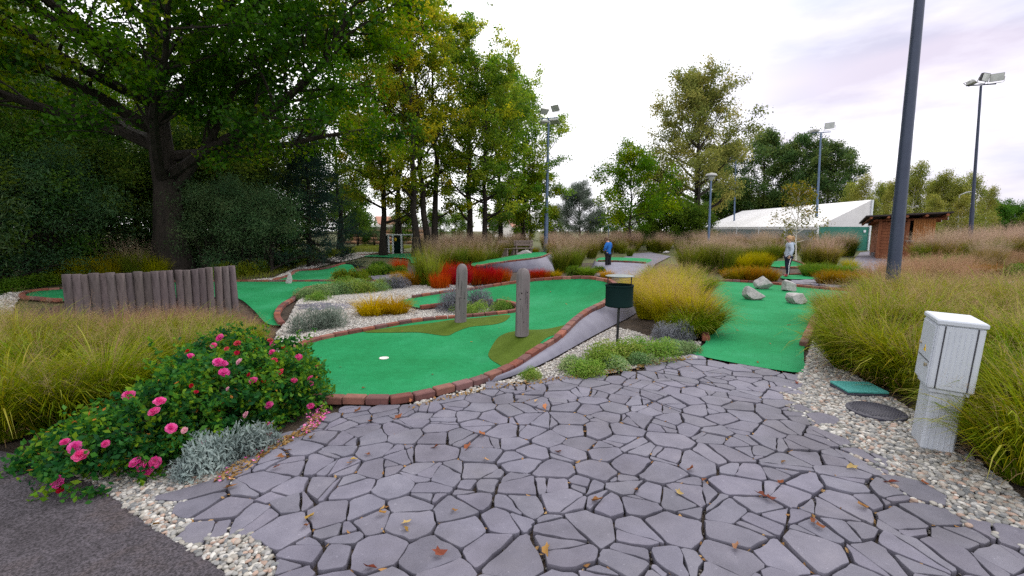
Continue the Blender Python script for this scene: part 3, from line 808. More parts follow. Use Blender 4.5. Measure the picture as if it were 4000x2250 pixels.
def blades(rng, n, rad, H, lean, droop, width, cbase, ctip, nseg=5, wind=(0, 0), hv=.35, jit=.12):
    """arching blades growing from one tuft"""
    a = rng.uniform(0, 2 * np.pi, n); q = np.sqrt(rng.uniform(0, 1, n))
    bx, by = np.cos(a) * q * rad, np.sin(a) * q * rad
    az = a + rng.normal(0, .38, n)
    ln = H * (1 - hv * rng.uniform(0, 1, n)) * (1 - .12 * q)
    le = np.abs(lean * (.25 + .9 * q) + rng.normal(0, .12, n)); dr = droop * rng.uniform(.4, 1.5, n)
    t = np.linspace(0, 1, nseg + 1)[None]
    th = le[:, None] + dr[:, None] * t ** 1.6          # angle from vertical along the blade
    ds = ln[:, None] / nseg
    hx = np.concatenate([np.zeros((n, 1)), np.cumsum(np.sin(th[:, :-1]) * ds, 1)], 1)
    hz = np.concatenate([np.zeros((n, 1)), np.cumsum(np.cos(th[:, :-1]) * ds, 1)], 1)
    wx = wind[0] * t ** 2 * ln[:, None]; wy = wind[1] * t ** 2 * ln[:, None]
    px = bx[:, None] + np.cos(az)[:, None] * hx + wx; py = by[:, None] + np.sin(az)[:, None] * hx + wy
    pz = np.maximum(hz, .01 * t)
    w = width * rng.uniform(.6, 1.3, n)[:, None] * (1 - t ** 2.2) * .5 + .0004
    ta = az + np.pi / 2 + rng.normal(0, .7, n)
    ox, oy = np.cos(ta)[:, None] * w, np.sin(ta)[:, None] * w
    V = np.stack([np.stack([px - ox, py - oy, pz], -1), np.stack([px + ox, py + oy, pz], -1)], 2)   # n, seg, 2, 3
    k = nseg + 1
    base = (np.arange(n) * k * 2)[:, None] + (np.arange(nseg) * 2)[None]
    F = np.stack([base, base + 1, base + 3, base + 2], -1).reshape(-1, 4)
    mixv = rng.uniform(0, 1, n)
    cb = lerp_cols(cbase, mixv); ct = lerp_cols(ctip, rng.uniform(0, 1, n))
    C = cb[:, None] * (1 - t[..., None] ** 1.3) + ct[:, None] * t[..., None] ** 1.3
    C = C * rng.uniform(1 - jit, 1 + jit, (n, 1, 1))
    C = np.repeat(C[:, :, None], 2, 2)
    return V.reshape(-1, 3), F, C.reshape(-1, 3), np.stack([px, py, pz], -1)

def panicles(rng, n, rad, H, lean, droop, wisps, wl, ww, cols, frac=.4, stalk=.0016, wind=(0, 0), scol=None):
    """fine airy flower heads on thin stalks"""
    V, F, C, path = blades(rng, n, rad, H, lean, droop, stalk, scol or cols, cols, 5, wind, .3)
    m = n * wisps
    i = np.repeat(np.arange(n), wisps)
    t = (1 - frac * rng.uniform(0, 1, m) ** .8) * 5
    j = np.minimum(t.astype(int), 4); f = (t - j)[:, None]
    P = path[i, j] * (1 - f) + path[i, j + 1] * f
    d = rng.normal(0, 1, (m, 3)); d[:, 2] = d[:, 2] * .7 + .35
    d /= np.linalg.norm(d, axis=1)[:, None]
    P = P + rng.normal(0, wl * .5, (m, 3))
    L = wl * rng.uniform(.5, 1.4, m)[:, None]
    s = np.cross(d, rng.normal(0, 1, (m, 3))); s /= np.linalg.norm(s, axis=1)[:, None] + 1e-9
    W2 = ww * rng.uniform(.6, 1.4, m)[:, None]
    Q = np.stack([P - s * W2 * .5, P + s * W2 * .5, P + d * L + s * W2 * .2, P + d * L - s * W2 * .2], 1)
    c = lerp_cols(cols, rng.uniform(0, 1, m)) * rng.uniform(.8, 1.2, (m, 1))
    V2 = Q.reshape(-1, 3); F2 = (np.arange(m) * 4)[:, None] + np.arange(4)[None] + len(V)
    return np.vstack([V, V2]), np.vstack([F, F2]), np.vstack([C, np.repeat(c, 4, 0)])

def leaf_quads(rng, P, size, cols, up=.5, aspect=.55, cvar=None, fold=0.0, dirs=None):
    """diamond leaves at the points P"""
    n = len(P)
    nr = rng.normal(0, 1, (n, 3)); nr[:, 2] += up * 2; nr /= np.linalg.norm(nr, axis=1)[:, None]
    u = (rng.normal(0, 1, (n, 3)) if dirs is None else dirs + rng.normal(0, .35, (n, 3))); u -= nr * (u * nr).sum(1)[:, None]; u /= np.linalg.norm(u, axis=1)[:, None] + 1e-9
    v = np.cross(nr, u)
    s = (size * rng.uniform(.65, 1.25, n))[:, None]
    Q = np.stack([P - u * s * .5, P - v * s * aspect * .5 + u * s * .05 - nr * s * fold, P + u * s * .55, P + v * s * aspect * .5 + u * s * .05 - nr * s * fold], 1)
    t = rng.uniform(0, 1, n) if cvar is None else np.clip(cvar + rng.normal(0, .16, n), 0, 1)
    c = lerp_cols(cols, t) * rng.uniform(.85, 1.15, (n, 1))
    F = (np.arange(n) * 4)[:, None] + np.arange(4)[None]
    return Q.reshape(-1, 3), F, np.repeat(c, 4, 0)

GREEN = [(.055, .105, .012), (.085, .145, .015), (.13, .16, .018)]
YEL = [(.20, .19, .022), (.28, .23, .025), (.34, .24, .03)]
TAN = [(.44, .30, .15), (.40, .27, .16), (.48, .35, .2)]
PINK = [(.45, .32, .225), (.41, .28, .205), (.48, .36, .255)]
OLIVE = [(.10, .12, .015), (.17, .165, .018), (.24, .20, .02)]

def tuft(seed, nb, rad, H, lean, droop, width, cb, ct, npan=0, pH=1.2, pl=.5, pd=.5, wisps=30, wl=.03, ww=.0016, pc=TAN, frac=.4, wind=(0, 0), hv=.35, stalk=.0018, stray=0):
    rng = np.random.default_rng(seed)
    V, F, C, _ = blades(rng, nb, rad, H, lean, droop, width, cb, ct, 5, wind, hv)
    if stray:                                          # longer, wider loose blades, and dead straw low in the tuft
        s1 = blades(rng, stray, rad, H * 1.22, lean * 1.25, droop * 1.1, width * 1.5, ct, [(.15, .22, .03), (.23, .27, .045), (.36, .32, .10)], 6, wind, .3)
        s2 = blades(rng, stray, rad * 1.1, H * .75, lean * 2.2, droop * .9, width, [(.20, .14, .06), (.30, .22, .10)], [(.34, .25, .12), (.42, .32, .17)], 5, wind, .6)
        V, F, C = join((V, F, C), s1[:3], s2[:3])
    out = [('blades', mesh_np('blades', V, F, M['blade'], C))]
    if npan:
        V, F, C = panicles(rng, npan, rad * .8, pH, pl, pd, wisps, wl, ww, pc, frac, stalk, wind)
        out.append(('flower_heads', mesh_np('flower_heads', V, F, M['seed'], C)))
    return out

K = {}
# near, lush and arching, greenish-yellow with tan haze
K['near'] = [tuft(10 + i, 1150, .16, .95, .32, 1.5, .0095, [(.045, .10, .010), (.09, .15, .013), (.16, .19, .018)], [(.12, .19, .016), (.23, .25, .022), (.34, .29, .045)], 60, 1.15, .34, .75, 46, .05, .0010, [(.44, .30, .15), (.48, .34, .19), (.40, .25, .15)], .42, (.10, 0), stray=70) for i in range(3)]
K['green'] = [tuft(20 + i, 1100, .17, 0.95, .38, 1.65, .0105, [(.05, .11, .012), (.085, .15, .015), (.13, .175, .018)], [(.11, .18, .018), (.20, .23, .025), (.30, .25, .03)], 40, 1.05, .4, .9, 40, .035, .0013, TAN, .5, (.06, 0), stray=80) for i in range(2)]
# golden, beside the bin
K['gold'] = [tuft(30 + i, 1700, .17, .95, .26, 1.15, .005, [(.12, .17, .014), (.24, .25, .018), (.34, .30, .025)], [(.34, .32, .03), (.44, .36, .045), (.44, .32, .08)], 120, 1.12, .32, .65, 42, .05, .0012, [(.50, .35, .15), (.48, .31, .17), (.45, .30, .18)], .5, (-.05, 0)) for i in range(2)]
# far, upright green with pink haze
K['pink'] = [tuft(40 + i, 800, .22, .95, .20, .65, .011, [(.07, .10, .015), (.12, .14, .018), (.17, .165, .02)], [(.15, .15, .025), (.22, .18, .04), (.26, .19, .06)], 110, 1.38, .20, .45, 36, .05, .0030, PINK, .5, (.03, 0), stalk=.004) for i in range(3)]
K['mid'] = [tuft(50 + i, 900, .2, .95, .22, .75, .009, [(.05, .095, .012), (.085, .125, .014), (.12, .15, .018)], [(.09, .13, .02), (.15, .16, .025), (.2, .17, .04)], 40, 1.3, .2, .4, 40, .05, .003, PINK, .4, stalk=.004) for i in range(2)]
K['lime'] = [tuft(60, 900, .2, .8, .26, .8, .008, [(.15, .19, .01), (.22, .23, .012)], [(.28, .26, .015), (.33, .27, .02)], hv=.6)]
K['yellow'] = [tuft(70 + i, 700, .17, .5, .45, 1.7, .008, [(.20, .17, .012), (.32, .22, .016), (.38, .25, .02)], [(.40, .26, .02), (.44, .25, .03), (.36, .17, .03)], hv=.65) for i in range(2)]
K['orange'] = [tuft(80 + i, 600, .2, .55, .4, 1.2, .012, [(.09, .11, .015), (.19, .14, .018), (.25, .14, .02)], [(.29, .17, .03), (.28, .12, .025), (.20, .18, .025)], hv=.65) for i in range(2)]
K['red'] = [tuft(90 + i, 620, .26, .66, .2, .4, .009, [(.17, .06, .02), (.32, .05, .03), (.30, .11, .03)], [(.40, .026, .035), (.33, .02, .03), (.42, .06, .035)], hv=.7) for i in range(2)]
K['reed'] = [tuft(95, 420, .15, 1.15, .09, .3, .011, [(.07, .13, .014), (.12, .18, .018)], [(.16, .21, .03), (.24, .25, .05)], 30, 1.5, .08, .2, 30, .03, .003, [(.3, .25, .12), (.36, .28, .16)], .25, stalk=.003)]
K['russet'] = [tuft(97 + i, 700, .25, .55, .5, .9, .008, [(.11, .12, .02), (.19, .15, .03)], [(.26, .18, .05), (.30, .19, .08)], 160, .8, .5, .6, 60, .04, .0024, [(.38, .235, .13), (.42, .28, .16), (.34, .20, .12)], .6, stalk=.003) for i in range(2)]
K['fine'] = [tuft(99 + i, 350, .2, .55, .4, 1.0, .004, [(.16, .12, .03), (.24, .15, .04)], [(.32, .18, .08), (.36, .21, .11)], 130, .8, .45, .8, 55, .035, .0015, [(.36, .21, .13), (.42, .27, .18), (.31, .17, .11)], .6) for i in range(2)]

def mound(seed, r, h, n, size, cols, up=.4, aspect=.4, stems=True, upright=False, scol=(.06, .05, .03), lump=6):
    """low bushy plant: leaves spread through lumpy domes on short stems"""
    rng = np.random.default_rng(seed)
    L = []
    for i in range(lump):
        a = rng.uniform(0, 2 * np.pi); q = rng.uniform(.1, .65) * r
        L.append((math.cos(a) * q, math.sin(a) * q, rng.uniform(.35, .6) * r, h * rng.uniform(.6, 1.1)))
    L.append((0, 0, r * .6, h))
    P = []; cv = []
    for x, y, rr, hh in L:
        k = n // len(L)
        d = rng.normal(0, 1, (k, 3)); d[:, 2] = np.abs(d[:, 2]); d /= np.linalg.norm(d, axis=1)[:, None]
        q = rng.uniform(.45, 1.05, k)[:, None] ** .6
        P.append(np.column_stack([x + d[:, 0] * rr * q[:, 0], y + d[:, 1] * rr * q[:, 0], d[:, 2] * hh * q[:, 0] + .01]))
        cv.append(np.full(k, rng.uniform(.2, .8)))
    P = np.vstack(P); cv = np.concatenate(cv)
    dirs = None
    if upright:
        dirs = P * np.array([1, 1, 0]) * .8 / r + np.array([0, 0, 1.0])
    A = leaf_quads(rng, P, size, cols, up if not upright else -.1, aspect, cv, 0, dirs)
    out = [('foliage', mesh_np('foliage', *A[:2], M['leaf'], A[2]))]
    if stems:
        mb = MB()
        for i in range(26):
            p = P[rng.integers(len(P))] * .92
            mb.tube([(p[0] * .25, p[1] * .25, -.02), (p[0] * .6, p[1] * .6, p[2] * .5), tuple(p)], [.004, .003, .0015], 4, False)
        out.append(('stems', mb.mesh('stems', M['bark'])))
    return out
LAV = [(.095, .125, .10), (.15, .185, .155), (.22, .25, .22)]
LAVP = [(.11, .12, .13), (.16, .165, .185), (.22, .22, .25)]
SED = [(.08, .16, .03), (.15, .23, .05), (.26, .27, .09)]
SILV = [(.13, .165, .165), (.20, .245, .24), (.29, .335, .325)]
K['lav'] = [mound(200 + i, .3, .32, 3000, .05, LAV, aspect=.13, upright=True) for i in range(2)]
K['lavp'] = [mound(205 + i, .36, .36, 3000, .05, LAVP, aspect=.16, upright=True) for i in range(2)]
K['sed'] = [mound(210 + i, .34, .24, 4200, .026, SED, up=.6, aspect=.5, lump=9) for i in range(3)]
K['sage'] = [mound(215 + i, .3, .2, 3600, .03, [(.11, .20, .07), (.18, .27, .12), (.27, .30, .16)], up=.5, aspect=.4, lump=9) for i in range(2)]
K['silv'] = [mound(220 + i, .19, .2, 1500, .034, SILV, aspect=.3, upright=True, lump=8) for i in range(2)]
K['herb'] = [mound(225 + i, .5, .45, 2200, .07, [(.03, .075, .012), (.06, .12, .018), (.11, .16, .025)], up=.4, aspect=.45, lump=9) for i in range(2)]
K['lily'] = [tuft(230, 420, .25, .6, .5, 1.3, .022, [(.045, .11, .015), (.08, .16, .02)], [(.10, .19, .025), (.15, .2, .03)])]
K['weed'] = [mound(235 + i, .5, .6, 1800, .09, [(.05, .10, .015), (.10, .15, .02), (.2, .19, .03)], up=.2, aspect=.3, lump=8, upright=True) for i in range(2)]

cnt = {}
NAMES = dict(near='fountain_grass', green='fountain_grass', gold='golden_grass', pink='plume_grass', mid='plume_grass', lime='lime_grass', yellow='sedge_tuft', orange='sedge_tuft', red='red_grass', reed='reed_grass', russet='russet_grass', fine='hair_grass')
def put(kind, px, py, s=1.0, label='', name=None, cat='grass clump', group=None, z=0.0, rz=None):
    v = K[kind]; i = cnt.get(kind, 0); cnt[kind] = i + 1
    x, y = at(px, py, z)
    return thing(name or NAMES[kind], label, cat, (x, y, z - .03), random.uniform(0, 6.28) if rz is None else rz, s, group, v[i % len(v)])

# --- near left: dense arching tufts behind the roses
GL = 'arching grass clumps behind the rose bush'
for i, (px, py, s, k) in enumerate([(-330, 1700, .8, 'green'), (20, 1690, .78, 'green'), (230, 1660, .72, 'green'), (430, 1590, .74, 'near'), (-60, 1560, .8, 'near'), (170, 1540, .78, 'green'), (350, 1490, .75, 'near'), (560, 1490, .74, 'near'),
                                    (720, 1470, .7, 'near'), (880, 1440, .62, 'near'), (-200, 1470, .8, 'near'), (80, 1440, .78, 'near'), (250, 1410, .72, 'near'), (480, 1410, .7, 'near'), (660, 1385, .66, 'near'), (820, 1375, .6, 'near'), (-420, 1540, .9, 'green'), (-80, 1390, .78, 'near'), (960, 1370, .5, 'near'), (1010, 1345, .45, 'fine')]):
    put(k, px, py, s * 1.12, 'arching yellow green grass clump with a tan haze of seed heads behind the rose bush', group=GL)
GF = 'fine russet grass clumps in front of the palisade'
for px, py, s in [(60, 1330, .8), (200, 1310, .8), (330, 1320, .75), (460, 1320, .72), (580, 1325, .72), (700, 1320, .7), (800, 1310, .72), (890, 1295, .66), (520, 1290, .7), (380, 1280, .7), (660, 1280, .7), (-80, 1320, .85), (770, 1275, .62), (960, 1300, .55)]:
    put('fine', px, py, s, 'low fine grass clump with reddish seed heads against the weathered log palisade', group=GF)
GP = 'upright grass clumps behind the palisade'
for px, py, s in [(330, 1098, .92), (430, 1096, .9), (540, 1092, .92), (610, 1090, .9), (250, 1100, .8), (390, 1090, .9), (480, 1086, .9)]:
    put('lime' if px % 20 else 'mid', px, py, s * 1.3, 'bright green grass clump rising above the top of the log palisade', group=GP)
# --- golden clumps right of the bin
GG = 'golden grass clumps right of the bin'
for px, py, s in [(2530, 1235, .98), (2610, 1275, .95), (2700, 1290, .92), (2640, 1215, 1.0), (2580, 1180, 1.02), (2480, 1190, .85)]:
    put('gold', px, py, s, 'golden yellow grass clump swelling out beside the waste bin', group=GG)
put('green', 2745, 1300, .78, 'greener arching grass clump overhanging the left side of the boulder lane')
put('green', 2690, 1310, .62, 'small dark green arching tuft just above the grey lavender by the paving')
for px, py, s in [(2660, 1150, 1.0), (2740, 1160, .8), (2560, 1140, .95), (2690, 1130, .9)]:
    put('near', px, py, s, 'feathery tan grass clump behind the golden clumps by the bin', group='tan grass clumps behind the golden ones')
# --- near right: the large mass
GRM = 'large arching grass clumps on the right'
for px, py, s, k in [(3330, 1440, .9, 'green'), (3450, 1480, .95, 'green'), (3560, 1520, .9, 'green'), (3290, 1350, .9, 'near'), (3420, 1385, 1.0, 'near'), (3560, 1400, 1.0, 'near'), (3690, 1440, 1.0, 'near'), (3820, 1470, 1.0, 'near'), (3960, 1500, 1.05, 'near'),
                     (4120, 1560, 1.1, 'near'), (3900, 1600, .95, 'green'), (4050, 1720, 1.0, 'green'), (3890, 1700, .72, 'green'), (4000, 1850, .8, 'green'), (4180, 1860, 1.0, 'green'), (3260, 1260, .75, 'near'), (3380, 1290, .95, 'near'), (3520, 1300, 1.0, 'near'), (3660, 1320, 1.0, 'near'),
                     (3800, 1340, 1.0, 'near'), (3950, 1370, 1.05, 'near'), (4120, 1400, 1.1, 'near'), (3450, 1225, .9, 'near'), (3590, 1235, .95, 'near'), (3740, 1250, .95, 'near'), (3890, 1265, 1.0, 'near'), (4060, 1290, 1.0, 'near'), (4240, 1440, 1.1, 'near')]:
    put(k, px, py, s * (1.14 if py < 1420 and px > 3400 else 1.04), 'large arching grass clump with tan seed haze in the mass right of the boulder lane', group=GRM)
for px, py, s in [(3530, 1180, .95), (3660, 1190, .9), (3790, 1195, .9), (3930, 1205, .95), (4080, 1215, .95), (3400, 1200, .7)]:
    put('russet', px, py, s * 1.2, 'russet hazy grass clump around the foot of the tall dark pole', group='russet grass clumps near the pole')
for px, py, s in [(3520, 1112, 1.3), (3640, 1105, 1.3), (3740, 1118, 1.2), (3600, 1085, 1.3), (3420, 1108, 1.0), (3500, 1090, 1.1), (3700, 1085, 1.3)]:
    put('russet', px, py, s, 'low russet grass clump in front of the wooden hut', group='russet grass clumps before the hut')
# --- middle beds
put('yellow', 1455, 1230, 1.15, 'low golden tuft at the left end of the yellow pair on the gravel')
put('yellow', 1545, 1224, 1.1, 'low golden tuft at the right end of the yellow pair on the gravel')
put('lav', 1200, 1292, 1.2, 'grey green lavender bush left of another at the edge of the brick border', 'lavender_bush', 'lavender', rz=.4)
put('lav', 1285, 1280, 1.2, 'bushier grey lavender on the gravel beside the small paved path', 'lavender_bush', 'lavender', rz=2)
put('lavp', 1775, 1208, 1.35, 'large grey lavender behind the left wooden post', 'lavender_bush', 'lavender')
put('lavp', 1880, 1200, 1.25, 'grey lavender between the two wooden posts', 'lavender_bush', 'lavender')
put('sed', 1955, 1212, 1.0, 'low green herb at the tip of the bed inside the lane bend', 'herb_cushion', 'herb')
put('sed', 1835, 1222, 1.0, 'green herb cushion below the grey lavender between the posts', 'herb_cushion', 'herb')
put('lavp', 1565, 1125, 1.15, 'small grey lavender on the gravel left of the tall reed grass', 'lavender_bush', 'lavender')
put('lavp', 2580, 1325, .75, 'purplish grey lavender left of another below the golden grass', 'lavender_bush', 'lavender')
put('lavp', 2670, 1320, .8, 'purplish grey lavender right of another below the golden grass', 'lavender_bush', 'lavender')
GS = 'green cushions beside the paving'
for px, py, s in [(2240, 1440, .85), (2330, 1415, 1.0), (2430, 1400, 1.0), (2530, 1385, 1.05), (2620, 1375, .95), (2290, 1455, .75), (2400, 1430, .8), (2680, 1370, .75), (2500, 1415, .75)]:
    put('sed' if (px // 10) % 2 else 'sage', px, py, s, 'soft green cushion plant in the row between the bin and the paving', 'cushion_plant', 'cushion plant', GS)
put('sed', 2085, 1472, .5, 'smallest green cushion plant standing alone where bricks meet the paving', 'cushion_plant', 'cushion plant')
GS2 = 'grey green herbs left of the gravel'
for px, py, s in [(1205, 1160, 1.3), (1255, 1152, 1.45), (1310, 1148, 1.5), (1365, 1145, 1.45), (1420, 1140, 1.5), (1465, 1135, 1.4), (1500, 1126, 1.2), (1340, 1130, 1.4), (1240, 1172, .9), (1395, 1128, 1.4)]:
    put('sage' if px % 20 else 'sed', px, py, s, 'grey green herb along the edge of the felt lane above the small path', 'herb_cushion', 'herb', GS2)
put('reed', 1655, 1112, 1.1, 'tall upright green reed left of the red grass')
put('reed', 1690, 1118, .9, 'slimmer upright reed touching the red grass')
for px, py, s in [(1580, 1108, 1.0), (1615, 1112, 1.1), (1560, 1095, 1.0)]:
    put('orange' if px == 1615 else 'yellow', px, py, s, 'yellowing tuft at the foot of the tall reed' if px != 1615 else 'orange green tuft at the foot of the tall reed', group='yellowing tufts by the reed' if px != 1615 else None)
GR = 'red grass clumps'
for px, py, s in [(1740, 1110, 1.05), (1765, 1090, 1.1), (1800, 1112, 1.0), (1850, 1105, .95), (1890, 1103, .95), (1930, 1098, .9), (1965, 1094, .8), (1720, 1125, .9), (1820, 1092, 1.05)]:
    put('red', px, py, s, 'blood red grass clump in the band behind the left wooden post', group=GR)
for px, py, s in [(2075, 1086, .6), (2105, 1084, .62), (2130, 1083, .55)]:
    put('red', px, py, s, 'small crimson grass tuft right of the right wooden post', group='crimson tufts')
put('red', 1560, 1060, 1.0, 'rust red grass patch beyond the small rose bed')
for px, py, s, k in [(1455, 1075, .9, 'herb'), (1510, 1070, .9, 'herb'), (1560, 1068, .7, 'herb'), (1390, 1098, .8, 'weed'), (1480, 1045, .7, 'herb'), (1420, 1100, .6, 'weed')]:
    put(k, px, py, s, 'leafy dark green shrub in the bed between the small lanes' if k == 'herb' else 'straggly brown green plant at the corner of the small banked lane', 'garden_shrub', 'shrub', 'leafy shrubs between small lanes' if k == 'herb' else 'straggly plants by the banked lane')
put('weed', 1330, 1095, .75, 'pale straggly plant growing against the banked lane', 'garden_shrub', 'shrub')
# tall feathery stand centre left
for px, py, s in [(1730, 1055, 1.0), (1800, 1050, 1.15), (1860, 1048, 1.1), (1910, 1040, .95), (1770, 1035, 1.1)]:
    put('mid', px, py, s * 1.05, 'tall dark green feathery grass behind the red grass', group='dark green feathery grasses')
for px, py, s in [(1700, 1025, 1.0), (1750, 1015, 1.1), (1820, 1012, 1.15), (1890, 1010, 1.1), (1940, 1005, 1.0), (1860, 998, 1.1), (1790, 995, 1.1), (1980, 995, .9), (1680, 1000, 1.0)]:
    put('pink', px, py, s * 1.12, 'tall pink plumed grass in the stand before the tree trunks', group='pink plumed grasses before the trunks')
for px, py, s in [(2190, 1060, 1.0), (2230, 1055, 1.05), (2200, 1040, 1.1), (2250, 1035, 1.05)]:
    put('mid', px, py, s * 1.1, 'tall green grass clump left of the boy in blue', group='green grasses left of the boy')
for px, py, s in [(2160, 1010, 1.1), (2210, 1012, 1.2), (2260, 1010, 1.2), (2310, 1005, 1.1), (2180, 995, 1.2), (2240, 990, 1.25), (2300, 985, 1.2), (2360, 985, 1.1)]:
    put('pink', px, py, s * 1.05, 'tall pink plumed grass between the lamp column and the boy', group='pink grasses by the boy')
put('lily', 2290, 1078, .9, 'leafy green plant behind the far brick edge of the near lane', 'leafy_plant', 'plant')
put('herb', 2250, 1075, .8, 'low bushy plant left of the leafy one behind the far brick edge', 'leafy_plant', 'plant')
put('herb', 2335, 1062, .6, 'small bushy plant at the corner of the pale concrete side', 'leafy_plant', 'plant')
put('yellow', 2170, 1082, .8, 'pale yellow tuft right of the crimson tufts')
put('yellow', 2370, 1085, .9, 'yellow tuft between the far brick edge and the bin lid')
put('lime', 2090, 992, .8, 'lime yellow clump in front of the right bench')
for px, py, s in [(2430, 988, 1.0), (2480, 980, 1.1), (2540, 978, 1.1), (2600, 985, 1.1), (2660, 992, 1.1), (2460, 1000, .7), (2420, 968, 1.1)]:
    put('mid' if px % 40 else 'pink', px, py, s, 'grass clump in the bed behind and right of the boy', group='grasses right of the boy')
for px, py, s in [(2690, 1062, 1.15), (2760, 1060, 1.25), (2820, 1062, 1.2), (2730, 1045, 1.2), (2800, 1040, 1.25), (2860, 1045, 1.1)]:
    put('mid', px, py, s * 1.1, 'large dark green grass clump behind the golden grass, left of the girl', group='dark green grasses left of the girl')
for px, py, s in [(2900, 1052, 1.0), (2950, 1050, 1.1), (2985, 1046, 1.0), (2930, 1040, 1.0)]:
    put('lime', px, py, s, 'bright lime yellow clump left of the girl', group='lime clumps left of the girl')
for px, py, s in [(2880, 1094, 1.1), (2930, 1096, 1.1), (2980, 1096, 1.2), (3012, 1093, .85), (2955, 1086, 1.1), (2905, 1084, 1.1), (2850, 1088, .9)]:
    put('orange', px, py, s, 'orange brown leafy clump between the boulder lane and the girl', group='orange clumps left of the girl')
for px, py, s in [(3230, 1108, 1.1), (3290, 1112, 1.1), (3340, 1112, 1.1), (3260, 1098, 1.0), (3370, 1118, 1.0)]:
    put('orange', px, py, s, 'orange brown leafy clump right of the paved patch by the girl', group='orange clumps right of the girl')
for px, py, s in [(3170, 1078, .9), (3200, 1072, 1.1), (3240, 1078, 1.1), (3160, 1062, .9)]:
    put('lily', px, py, s, 'dark green strap leaved plant right of the girl', 'leafy_plant', 'plant', 'strap leaved plants right of the girl')
for px, py, s in [(3290, 1072, 1.0), (3340, 1075, 1.0), (3320, 1062, .9)]:
    put('lime' if px == 3320 else 'lily', px, py, s * .9, 'pale green leafy plant left of the grey path' if px != 3320 else 'lime grass tuft among the plants left of the grey path', 'leafy_plant', 'plant', 'pale plants left of the path' if px != 3320 else None)
for px, py, s in [(3160, 1032, 1.1), (3200, 1030, 1.1), (3240, 1036, 1.1), (3190, 1015, 1.2), (3250, 1018, 1.1)]:
    put('mid' if px % 20 else 'pink', px, py, s, 'green grass clump behind the girl, before the green tent wall', group='grasses behind the girl')
for px, py, s in [(3620, 1060, 1.2), (3680, 1058, 1.2), (3740, 1052, 1.2), (3650, 1040, 1.2)]:
    put('lily', px, py, s * 1.2, 'bright green leafy plant on the mound right of the hut', 'leafy_plant', 'plant', 'leafy plants right of the hut')
for px, py, s in [(3800, 1075, 1.1), (3880, 1080, 1.1), (3960, 1085, 1.1), (4040, 1085, 1.1)]:
    put('herb' if px > 3900 else 'orange', px, py, s, 'dark bush at the right edge beyond the grey path' if px > 3900 else 'yellow brown clump beyond the grey path on the right', 'garden_shrub', 'shrub', 'dark bushes at the right edge' if px > 3900 else 'yellow brown clumps on the right')
# the far plume-grass beds
rg = random.Random(12)
LXY = LANES + [pth, pth2, pth3]
def free(x, y):
    for p in LXY:
        if inpoly(np.array([x]), np.array([y]), p)[0]: return False
    return True
def bed(n, x0, x1, y0, y1, kinds, s0, s1, label, group):
    k = 0
    while k < n:
        px = rg.uniform(x0, x1); py = rg.uniform(y0, y1); x, y = at(px, py)
        if not free(x, y): continue
        put(rg.choice(kinds), px, py, rg.uniform(s0, s1), label, group=group); k += 1
bed(64, 2130, 2780, 946, 985, ['pink', 'pink', 'mid'], 1.1, 1.4, 'pink plumed grass clump in the far bed beyond the boy', 'far pink plumed grasses')
bed(40, 2760, 3340, 952, 1000, ['pink', 'pink', 'mid'], 1.1, 1.4, 'pink plumed grass clump in the far bed before the white tent', 'plumed grasses before the tent')
bed(22, 2700, 3100, 1000, 1040, ['pink', 'mid', 'lime'], .9, 1.15, 'mixed plumed grass clump beyond the dark green grasses', 'mixed plumed grasses')
bed(64, 3560, 4250, 965, 1040, ['pink', 'pink', 'mid'], 1.25, 1.7, 'plumed grass clump on the rise right of the hut', 'plumed grasses right of the hut')
bed(16, 3760, 4250, 1040, 1075, ['russet', 'russet', 'pink'], 1.0, 1.3, 'russet clump in front of the plumed rise on the right', 'russet clumps on the right rise')
bed(20, 1640, 2050, 965, 990, ['pink'], 1.1, 1.4, 'pink plumed grass clump beneath the central trees', 'plumed grasses beneath the central trees')
# short turf by the left wood
rngt = np.random.default_rng(77)
tp_ = px_poly([(860, 1095), (900, 1060), (1100, 1020), (1250, 985), (1420, 955), (1640, 960), (1500, 985), (1380, 985), (1240, 1015), (1150, 1042), (1060, 1082)])
xs = [p[0] for p in tp_]; ys = [p[1] for p in tp_]
gx = rngt.uniform(min(xs), max(xs), 60000); gy = rngt.uniform(min(ys), max(ys), 60000); kk = inpoly(gx, gy, tp_)
gx, gy = gx[kk][:16000], gy[kk][:16000]
Vb, Fb, Cb, _ = blades(rngt, len(gx), 0, .2, .5, .8, .014, [(.06, .10, .012), (.10, .14, .02), (.17, .15, .04)], [(.10, .15, .02), (.17, .18, .03), (.24, .19, .06)], 2)
Vb = Vb.reshape(len(gx), -1, 3) + np.stack([gx, gy, np.full(len(gx), -.06)], -1)[:, None]
stuff('rough_turf', mesh_np('rough_turf', Vb.reshape(-1, 3), Fb, M['blade'], Cb), 'rough grass growing on the bank below the left trees', 'grass')

